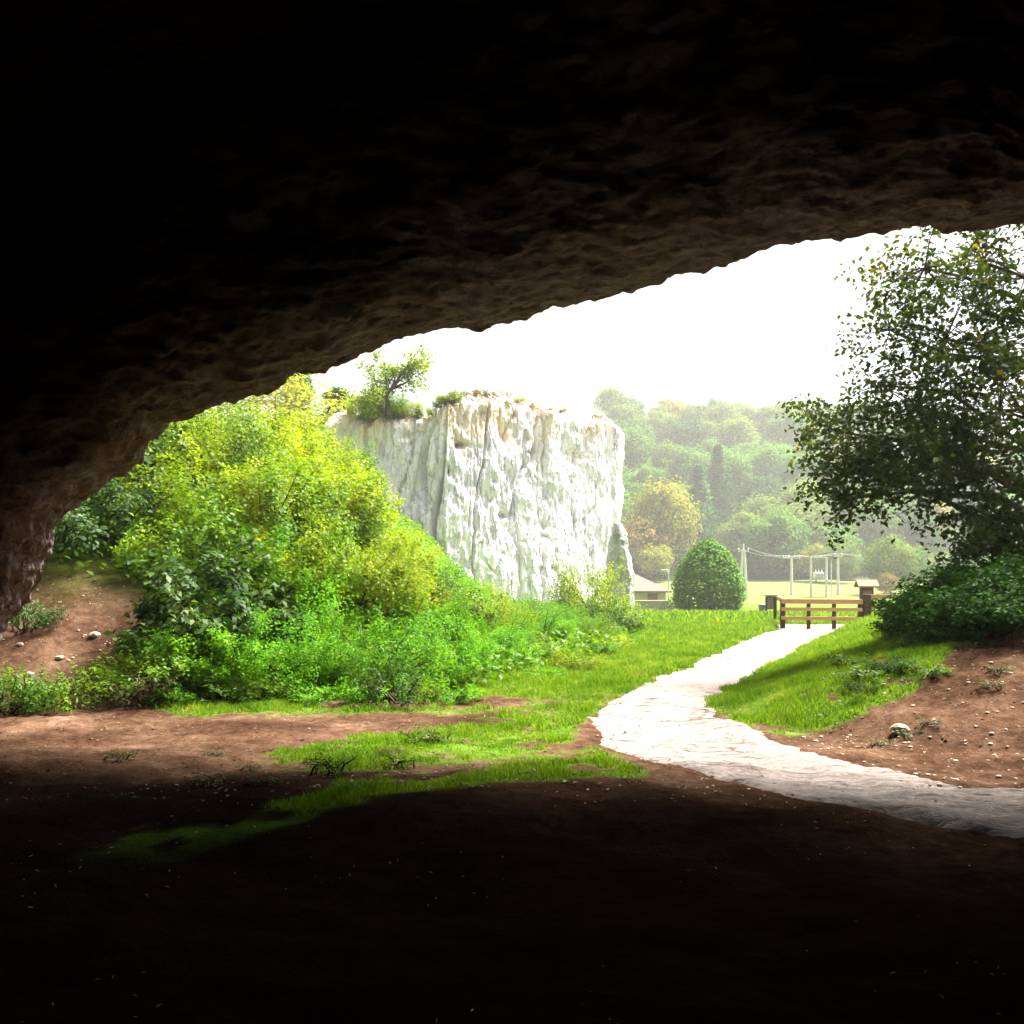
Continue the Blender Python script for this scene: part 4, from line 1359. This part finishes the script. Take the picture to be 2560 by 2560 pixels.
# the clipped round tree
def round_tree():
    r = np.random.default_rng(50)
    Y = 66.0
    x = (708.5 - 512) / F * Y
    z = float(height(np.array([x]), np.array([Y]), False)[0])
    root = empty('round_tree', (x, Y, z))
    H = at(708, 541, Y)[2] - z
    R = 34.5 / F * Y
    n = 15000
    t = r.uniform(0, 1, n)
    prof = np.interp(t, [0, .06, .2, .4, .6, .8, .93, 1], [.72, .86, .98, 1.0, .88, .62, .34, .05])
    th = r.uniform(0, 2 * np.pi, n)
    lump = 1 + 0.13 * fbm(np.stack([np.cos(th) * 2.4, np.sin(th) * 2.4, t * 6], 1), 3)
    k = (1 - 0.35 * r.uniform(0, 1, n) ** 2.2)
    P = np.stack([np.cos(th) * R * prof * lump * k, np.sin(th) * R * prof * lump * k, 0.08 * H * 0 + t * H * 0.985 + 0.05], 1)
    P += r.normal(size=P.shape) * 0.10
    od = np.stack([np.cos(th), np.sin(th), 0.5 + 0 * th], 1)
    v, f = leaves_mesh(P, 0.24, 0.5, od * 1.2, 0.6, 0.2, r, rnd=0.6)
    mesh_obj('crown', v, f, M['leaf_round'], root)
    w = MB().tube([(0, 0, -.2), (0, 0, 1.2), (0, 0, H * .7)], [.22, .16, .05], 8)
    for k_ in range(14):
        a = k_ * 2.4
        w.tube([(0, 0, .6 + .2 * k_), (math.cos(a) * R * .4, math.sin(a) * R * .4, 1.1 + .22 * k_), (math.cos(a) * R * .7, math.sin(a) * R * .7, 1.6 + .22 * k_)], [.07, .05, .02], 5)
    w.build('trunk', M['bark'], root)
    tag(root, 'dense rounded cone-shaped tree with yellowish top standing on the lawn', 'tree')


round_tree()

# gnarled tree on the cliff shoulder
def cliff_tree():
    r = np.random.default_rng(77)
    root = empty('gnarled_tree', (0, 0, 0))
    Y = 45.0
    w = MB()
    b = at(387, 416, Y)
    j = [b, at(388, 405, Y), at(386, 396, Y), at(391, 389, Y - .1), at(400, 386, Y)]
    w.tube(j, [.17, .13, .11, .09, .06], 7)
    ends = [(398, 386), (408, 382), (416, 372), (420, 360), (418, 351), (377, 392), (370, 384), (373, 372), (382, 366), (392, 368), (366, 396), (362, 402), (400, 372), (410, 365), (386, 376), (368, 408), (374, 400)]
    LP = []
    for e in ends:
        p = at(e[0], e[1], Y + r.uniform(-.8, .8))
        s = j[3] if e[0] > 386 else j[2]
        m_ = s * .5 + p * .5 + r.normal(size=3) * .12
        w.tube([s, m_, p], [.06, .035, .012], 5)
        for q in range(5):
            c = p + r.normal(size=3) * .3
            n_ = 42
            LP.append(c + r.normal(size=(n_, 3)) * .16)
    v, f = leaves_mesh(np.vstack(LP), 0.16, 0.4, None, 0.6, 0.3, r)
    w.build('trunk', M['bark'], root)
    mesh_obj('crown', v, f, M['leaf_yellow'], root)
    tag(root, 'small gnarled yellow-green tree growing on the left shoulder of the white cliff', 'tree')


cliff_tree()
for k, (a, b, s_, mt) in enumerate(((432, 392, .8, 'leaf_yellow'), (448, 388, .7, 'leaf_yellow'), (470, 384, .6, 'leaf_dull'), (500, 383, .55, 'leaf_dull'),
                                    (530, 387, .5, 'far_rust'), (556, 400, .5, 'far_rust'), (585, 409, .5, 'leaf_dull'), (608, 413, .55, 'far_lime'), (375, 408, .7, 'leaf_yellow'), (390, 409, .6, 'leaf_dull'), (412, 400, .8, 'leaf_yellow'), (515, 384, .45, 'leaf_dull'), (543, 392, .5, 'leaf_yellow'), (570, 405, .4, 'far_rust'), (485, 384, .5, 'far_rust'), (440, 390, .8, 'leaf_yellow'), (425, 394, .7, 'leaf_mid'), (458, 386, .5, 'leaf_yellow'),
                                    (338, 412, .8, 'leaf_yellow'), (350, 412, .7, 'leaf_yellow'), (364, 410, .55, 'leaf_mid'), (402, 409, .6, 'leaf_yellow'), (362, 408, .8, 'leaf_mid'))):
    front = np.where(ony < -0.3, np.abs(colpx - a), 1e9)
    jc = int(np.argmin(front))
    p = np.array([KX[-2, jc], KY[-2, jc], KZ[-2, jc]])
    s_ *= 1.5 if k < 18 else 1.0
    o = empty('shrub', tuple(p - np.array([0, 0, .12])), k)
    o.scale = (s_, s_, s_ * .8)
    for nm, me in zip(('foliage', 'stem'), PROTO['weed' if k < 18 else 'yellow']):
        c = bpy.data.objects.new(nm, me)
        col.objects.link(c)
        c.parent = o
        if nm == 'foliage':
            c.material_slots[0].link = 'OBJECT'
            c.material_slots[0].material = M[mt]
    tag(o, 'small dry shrub growing along the top edge of the white cliff', 'shrub', 'shrubs on the cliff top')

# ----------------------------------------------------------------- house
def gz(x, y):
    return float(height(np.array([float(x)]), np.array([float(y)]), False)[0])


def house():
    Y = 88.0
    xr = (671 - 512) / F * Y           # right eave
    zb = gz(13, Y)
    ze = at(0, 592, Y)[2]
    zt = at(0, 573, Y)[2]
    root = empty('house', ((640 - 512) / F * Y, Y, zb))
    ox, oy, oz = root.location
    w = 3.2
    he, ht = ze - zb, zt - zb
    xr -= ox
    xl = xr - 7.6
    m = MB()
    m.box(xl + .45, xr - .5, 0.0, 6.0, -0.3, he)
    m.build('wall', M['plaster'], root)
    # hipped roof, overhanging eaves
    r = MB()
    e = 0.0
    y0, y1 = -.5, 6.5
    r.poly([(xl, y0, he - .05), (xr, y0, he - .05), (xr, y1, he - .05), (xl, y1, he - .05),
            (xl, y0, he + .1), (xr, y0, he + .1), (xr, y1, he + .1), (xl, y1, he + .1), (xl + 3.3, 3.0, ht + .35), (xr - 4.0, 3.0, ht + .35)],
           [(3, 2, 1, 0), (0, 1, 5, 4), (1, 2, 6, 5), (2, 3, 7, 6), (3, 0, 4, 7), (4, 5, 9, 8), (5, 6, 9), (6, 7, 8, 9), (7, 4, 8)])
    r.build('roof', M['tile'], root)
    wx = (653 - 512) / F * Y - ox
    wz = at(0, 602, Y)[2] - zb
    wd = MB().box(wx - .55, wx + .45, -.06, 0.04, wz + .05, wz + 0.85).build('window', M['shutter'], root)
    fr = MB()
    for (a, b, c, d) in ((wx - .62, wx - .551, wz - .02, wz + .92), (wx + .451, wx + .52, wz - .02, wz + .92)):
        fr.box(a, b, -.075, .03, c, d)
    fr.box(wx - .551, wx + .451, -.075, .03, wz + .851, wz + .92)
    fr.box(wx - .551, wx + .451, -.10, .03, wz - .02, wz + .049)
    fr.build('frame', M['plaster'], wd)
    dx = xl + 2.0
    MB().box(dx, dx + .9, -.05, .03, 0.02, 2.0).build('door', M['shutter'], root)
    tag(root, 'small pale house with hipped brown roof half hidden by the white cliff', 'house')
    return zb


zb = house()
# low rubble wall in front of it
Y = 83.0
x0, x1 = (610 - 512) / F * Y, (668 - 512) / F * Y
zt = at(0, 600.5, Y)[2]
root = empty('stone_wall', (x0, Y, gz(x0, Y)))
zz = gz(x0, Y)
MB().box(0, x1 - x0, -.2, .2, -.4, zt - zz - .1, .02).build('masonry', M['rubble'], root)
MB().box(-.04, x1 - x0 + .04, -.26, .26, zt - zz - .098, zt - zz + .02, .015).build('coping', M['plaster'], root)
tag(root, 'low pale rubble wall running in front of the small house', 'wall')
px_plant('mid', 'bush', 675, 78, 1.0, 'small dark bush between the rubble wall and the round tree', 'bush', mat='leaf_dark')
for k, (a, y_, s_) in enumerate(((646, 45, .42), (662, 47, .4), (678, 49, .36), (694, 52, .34), (634, 40, .45))):
    px_plant('mid2', 'bush', a, y_, s_, 'low pale hedge bush on the lawn in front of the small house', 'bush', 'hedge bushes before the house', mat='leaf_dull' if k % 2 else 'leaf_yellow', sz=.55)
for k, (a, y_, s_) in enumerate(((712, 53, .5), (728, 54, .45), (742, 52, .45), (700, 54, .5))):
    px_plant('fern', 'weed_clump', a, y_, s_ * 2, 'tall grass clump on the lawn in front of the round tree', 'weed', 'grass clumps before the round tree', mat='leaf_mid', sz=.6)

# street lamp beside the house
Y = 80.0
x = (668.5 - 512) / F * Y
z0 = gz(x, Y)
H = at(0, 570, Y)[2] - z0
root = empty('street_lamp', (x, Y, z0))
MB().tube([(0, 0, 0), (0, 0, H * .5), (0, 0, H - .12)], [.075, .06, .05], 8).build('pole', M['concrete'], root)
MB().tube([(0, 0, H - .15), (-.2, -.05, H - .08)], .03, 6).build('arm', M['steel'], root)
MB().box(-.62, -.02, -.12, .12, H - .07, H + .06, .03).build('lamp_head', M['porcelain'], root)
tag(root, 'slim pale street lamp standing between the house and the round tree', 'street lamp')

# ----------------------------------------------------------------- power line
def insulator(x, y, z, parent):
    MB().tube([(x, y, z), (x, y, z + .08), (x, y, z + .1), (x, y, z + .2), (x, y, z + .22), (x, y, z + .34), (x, y, z + .38)], [.03, .03, .085, .085, .05, .085, .03], 8).build('insulator', M['porcelain'], parent)


def pole(px, pytop, Y, label, arm=1.6, twin=False, w=0.19, ins=3, ztop_extra=0.0):
    x = (px - 512) / F * Y
    z0 = gz(x, Y)
    H = at(0, pytop, Y)[2] - z0
    root = empty('utility_pole', (x, Y, z0))
    if twin:
        MB().tube([(-.5, 0, -.3), (-.14, 0, H - .9)], [w, w * .75], 8).build('shaft', M['concrete'], root)
        MB().tube([(.5, 0, -.3), (.14, 0, H - .9)], [w, w * .75], 8).build('shaft', M['concrete'], root)
        MB().tube([(0, 0, H - 1.1), (0, 0, H)], [w * .55, w * .4], 8).build('spike', M['concrete'], root)
    else:
        MB().tube([(0, 0, -.3), (0, 0, H)], [w * 1.1, w * .7], 8).build('shaft', M['concrete'], root)
    za = H - (1.1 if twin else .35)
    MB().box(-arm / 2, arm / 2, -.14, -.02 if not twin else .14, za - .07, za + .07).build('crossarm', M['steel'], root)
    for k in range(ins):
        xi = -arm / 2 + .12 + (arm - .24) * k / max(1, ins - 1)
        insulator(xi, -.08, za + .071, root)
    tag(root, label, 'utility pole')
    return x, Y, z0 + za + .42


p1 = pole(743.5, 544, 140, 'tall twin-legged concrete pole just right of the round tree', 1.7, True, .26, 3)
p2 = pole(791.5, 556, 150, 'single concrete pole with a wide crossarm left of the transformer frame', 2.9, False, .26, 4)
p3 = pole(838, 554, 150, 'single concrete pole right of the transformer frame', 1.4, False, .24, 2)
p4 = pole(1000, 556, 190, 'distant thin concrete pole at the wood edge behind the bush', 1.4, False, .2, 2)

# transformer frame
Y = 146.0
xa, xb = (811 - 512) / F * Y, (826.5 - 512) / F * Y
z0 = gz((xa + xb) / 2, Y)
H = at(0, 557, Y)[2] - z0
zpl = at(0, 579.5, Y)[2] - z0
root = empty('transformer_frame', ((xa + xb) / 2, Y, z0))
hw = (xb - xa) / 2
for sx in (-1, 1):
    MB().tube([(sx * hw, 0, -.3), (sx * hw, 0, H)], [.2, .15], 8).build('leg', M['concrete'], root)
MB().box(-hw - .3, hw + .3, -.1, .1, H - .16, H - .02).build('crossbeam', M['steel'], root)
MB().box(-hw - .1, hw + .9, -.75, .75, zpl - .12, zpl).build('platform', M['steel'], root)
tr = MB().box(-.75, .75, -.5, .5, zpl + .12, zpl + 1.15, .08).build('transformer', M['steel'], root)
fins = MB()
for k in range(7):
    fins.box(-.66 + k * .2, -.62 + k * .2, -.72, -.501, zpl + .2, zpl + 1.0)
fins.build('cooling_fin', M['steel'], tr)
for k in range(3):
    xi = -.5 + .5 * k
    MB().tube([(xi, 0, zpl + 1.151), (xi, 0, zpl + 1.4), (xi, 0, zpl + 1.7)], [.11, .08, .04], 8).build('bushing', M['porcelain'], tr)
    for s_ in (0, 1):
        MB().tube([(xi + .12 * s_, 0.05, zpl + 1.7), (xi * 1.3 + .3 * s_, .05, zpl + 2.9), (xi * 1.5 + .5 * s_, 0.05, H - .16)], .035, 5).build('lead', M['wire'], root)
MB().tube([(hw + .75, -.1, -.3), (hw + .75, -.1, H - .6)], [.09, .08], 6).build('conduit', M['steel'], root)
tag(root, 'pale two-legged frame carrying a transformer above the meadow', 'transformer')


def wire(a, b, sag, label):
    a, b = np.array(a, float), np.array(b, float)
    pts = []
    for k in range(17):
        t = k / 16
        p = a * (1 - t) + b * t
        p[2] -= sag * 4 * t * (1 - t)
        pts.append(p)
    o = MB().tube(pts, 0.022, 5).build('power_line', M['wire'])
    tag(o, label, 'power line', 'power lines across the meadow')


def off(p, dx, dz=0):
    return (p[0] + dx, p[1] - .08, p[2] + dz)


for dx in (-.72, .72):
    wire(off(p1, dx), off(p2, dx * 1.7), .5, 'thin power line between the twin pole and the wide-armed pole')
    wire(off(p2, dx * 1.7), off(p3, dx * .8), .3, 'thin power line passing over the transformer frame')
    wire(off(p3, dx * .8), off(p4, dx * .8), .8, 'thin power line running right into the trees')
    wire((at(600, 548, 170)[0] + dx, 170, at(0, 551, 170)[2]), off(p1, dx), .9, 'thin power line from behind the cliff to the twin pole')
wire((at(600, 548, 165)[0], 165, at(0, 547, 165)[2]), (p1[0], 140, at(0, 544.5, 140)[2]), .7, 'topmost power line above the round tree')
wire((p1[0], 140, at(0, 544.5, 140)[2]), (p2[0], 150, p2[2] - .3), .6, 'slanting power line dropping from the tip of the twin pole')

# ----------------------------------------------------------------- wooden railings
def railing(ax, ay, bx_, by_, n, hgt, label, rails=3, z0=None, thick_first=False, extra=.06):
    z = gz((ax + bx_) / 2, (ay + by_) / 2) if z0 is None else z0
    L_ = math.hypot(bx_ - ax, by_ - ay)
    root = empty('wooden_railing', (ax, ay, z), math.atan2(by_ - ay, bx_ - ax))
    for k in range(n):
        x = L_ * k / (n - 1)
        t = .065
        MB().box(x - t, x + t, .0, .12, -.3, hgt - .02, .008).build('post', M['wood_dark'], root)
    hs = {3: (hgt - .15, hgt * .60, hgt * .29), 2: (hgt - .15, hgt * .55), 1: (hgt - .15,)}[rails]
    for k, zz in enumerate(hs):
        hh_ = .16 if k == 0 else .12
        MB().box(-.08 - extra * 0, L_ + .08, -.065, -.002, zz - .0, zz + hh_, .006).build('rail', M['wood_rail'], root)
    if thick_first:
        MB().box(-.12, .10, -.08, .15, -.3, hgt + .02, .01).build('end_post', M['wood_dark'], root)
    tag(root, label, 'railing')
    return root


ax, ay = (783.5 - 512) / F * 30.6, 30.6
bx2, by2 = (860 - 512) / F * 30.0, 30.0
railing(ax, ay, bx2, by2, 4, 0.98, 'orange-brown wooden railing with three rails and dark posts at the end of the path')
railing(bx2 + .22, by2 - .05, bx2 + 3.6, by2 + .1, 4, 1.02, 'shorter wooden railing continuing right behind the dark bush', 2, thick_first=True)
railing(ax + .1, ay + .3, ax + 1.12, ay + 4.6, 2, 0.98, 'single wooden rail running back from the left end post', 1)

# info board and bin on the lawn
Y = 48.0
x = (771 - 512) / F * Y
z0 = gz(x, Y)
H = at(0, 596, Y)[2] - z0
root = empty('notice_board', (x, Y, z0), 0.2)
for sx in (-.27, .27):
    MB().box(sx - .045, sx + .045, -.04, .04, -.2, H * .98).build('leg', M['wood_dark'], root)
MB().box(-.24, .24, -.06, -.005, H * .30, H, .008).build('panel', M['wood_grey'], root)
MB().box(-.36, .36, -.12, .10, H + .002, H + .05, .01).build('cap', M['wood_dark'], root)
tag(root, 'brown wooden notice board seen from behind, left of the railing', 'notice board')
x = (763.5 - 512) / F * Y
z0 = gz(x, Y)
root = empty('litter_bin', (x, Y + .3, z0))
MB().tube([(0, 0, -.05), (0, 0, .03), (0, 0, .5), (0, 0, .52)], [.16, .17, .19, .17], 14).build('bin_body', M['binmetal'], root)
MB().tube([(0, 0, .521), (0, 0, .56), (0, 0, .6)], [.205, .2, .1], 14).build('lid', M['binmetal'], root)
tag(root, 'small grey litter bin beside the notice board', 'bin')

# roofed kiosk sign behind the railing
Y = 33.5
x = (866.5 - 512) / F * Y
z0 = gz(x, Y)
zt = at(0, 581, Y)[2] - z0
ze = at(0, 586.5, Y)[2] - z0
root = empty('roofed_sign', (x, Y, z0), -0.15)
MB().box(-.05, .05, -.05, .05, -.2, ze - .75).build('post', M['wood_dark'], root)
bxo = MB().box(-.22, .22, -.16, .16, ze - .748, ze, .01).build('box', M['wood_dark'], root)
MB().box(-.16, .16, -.175, -.161, ze - .65, ze - .15, .003).build('panel', M['wood_grey'], bxo)
rf = MB()
w_ = .37
for s_ in (-1, 1):
    y_e, y_r = s_ * .38, 0.0
    rf.poly([(-w_, y_e, ze - .03), (w_, y_e, ze - .03), (w_, y_r, zt), (-w_, y_r, zt), (-w_, y_e, ze + .02), (w_, y_e, ze + .02), (w_, y_r, zt + .05), (-w_, y_r, zt + .05)],
            [(0, 1, 2, 3), (7, 6, 5, 4), (0, 4, 5, 1), (0, 3, 7, 4), (1, 5, 6, 2)])
rf.build('roof', M['shingle'], root)
tag(root, 'small brown box sign under a shingled gable roof behind the railing', 'sign')

# ----------------------------------------------------------------- haze
HZ_DENS = 0.0006
hz = MB().box(-520, 520, -40, 560, -4.5, 100).build('haze', None)
m, nt, out = new_mat('haze_air')
pv = N(nt, 'ShaderNodeVolumePrincipled')
pv.inputs['Color'].default_value = (1.0, 0.985, 0.94, 1)
pv.inputs['Density'].default_value = HZ_DENS
pv.inputs['Anisotropy'].default_value = 0.3
nt.links.new(pv.outputs[0], out.inputs['Volume'])
hz.data.materials.append(m)
hz['kind'] = 'stuff'
tag(hz, 'pale hazy air over the meadow and wooded hillside', 'haze')

# ----------------------------------------------------------------- light
sunv = Vector((0.44, 0.27, 0.86)).normalized()
sd_ = bpy.data.lights.new('sun', 'SUN')
sd_.energy = 5.0
sd_.angle = math.radians(24)
sd_.color = (1.0, 0.95, 0.86)
so = bpy.data.objects.new('sun', sd_)
so.rotation_euler = sunv.to_track_quat('Z', 'Y').to_euler()
col.objects.link(so)
w = bpy.data.worlds.new('World')
scene.world = w
w.use_nodes = True
nt = w.node_tree
nt.nodes.clear()
sky = N(nt, 'ShaderNodeTexSky')
sky.sky_type = 'NISHITA'
sky.sun_disc = False
sky.sun_elevation = math.asin(sunv.z)
sky.sun_rotation = math.atan2(sunv.x, sunv.y)
sky.dust_density = 5.0
sky.air_density = 1.0
hs = N(nt, 'ShaderNodeHueSaturation')
hs.inputs['Saturation'].default_value = 0.35
bg = N(nt, 'ShaderNodeBackground')
bg.inputs['Strength'].default_value = 0.05
wo = N(nt, 'ShaderNodeOutputWorld')
nt.links.new(sky.outputs[0], hs.inputs['Color'])
nt.links.new(hs.outputs[0], bg.inputs['Color'])
nt.links.new(bg.outputs[0], wo.inputs['Surface'])

# ----------------------------------------------------------------- camera and render
cd = bpy.data.cameras.new('camera')
cam = bpy.data.objects.new('camera', cd)
col.objects.link(cam)
cam.location = (0, 0, CZ)
cam.rotation_euler = (math.radians(90), 0, 0)
cd.sensor_width = 36
cd.lens = 36 * F / 1024
cd.shift_y = (HZ - 512) / 1024
cd.clip_start = 0.05
cd.clip_end = 3000
scene.camera = cam
scene.view_settings.view_transform = 'Standard'
scene.view_settings.look = 'None'
scene.view_settings.exposure = 2.4
scene.view_settings.gamma = 1
cy = scene.cycles
cy.use_denoising = True
cy.max_bounces = 6
cy.diffuse_bounces = 3
cy.glossy_bounces = 2
cy.transmission_bounces = 3
cy.volume_bounces = 0
cy.sample_clamp_indirect = 6
cy.use_adaptive_sampling = True
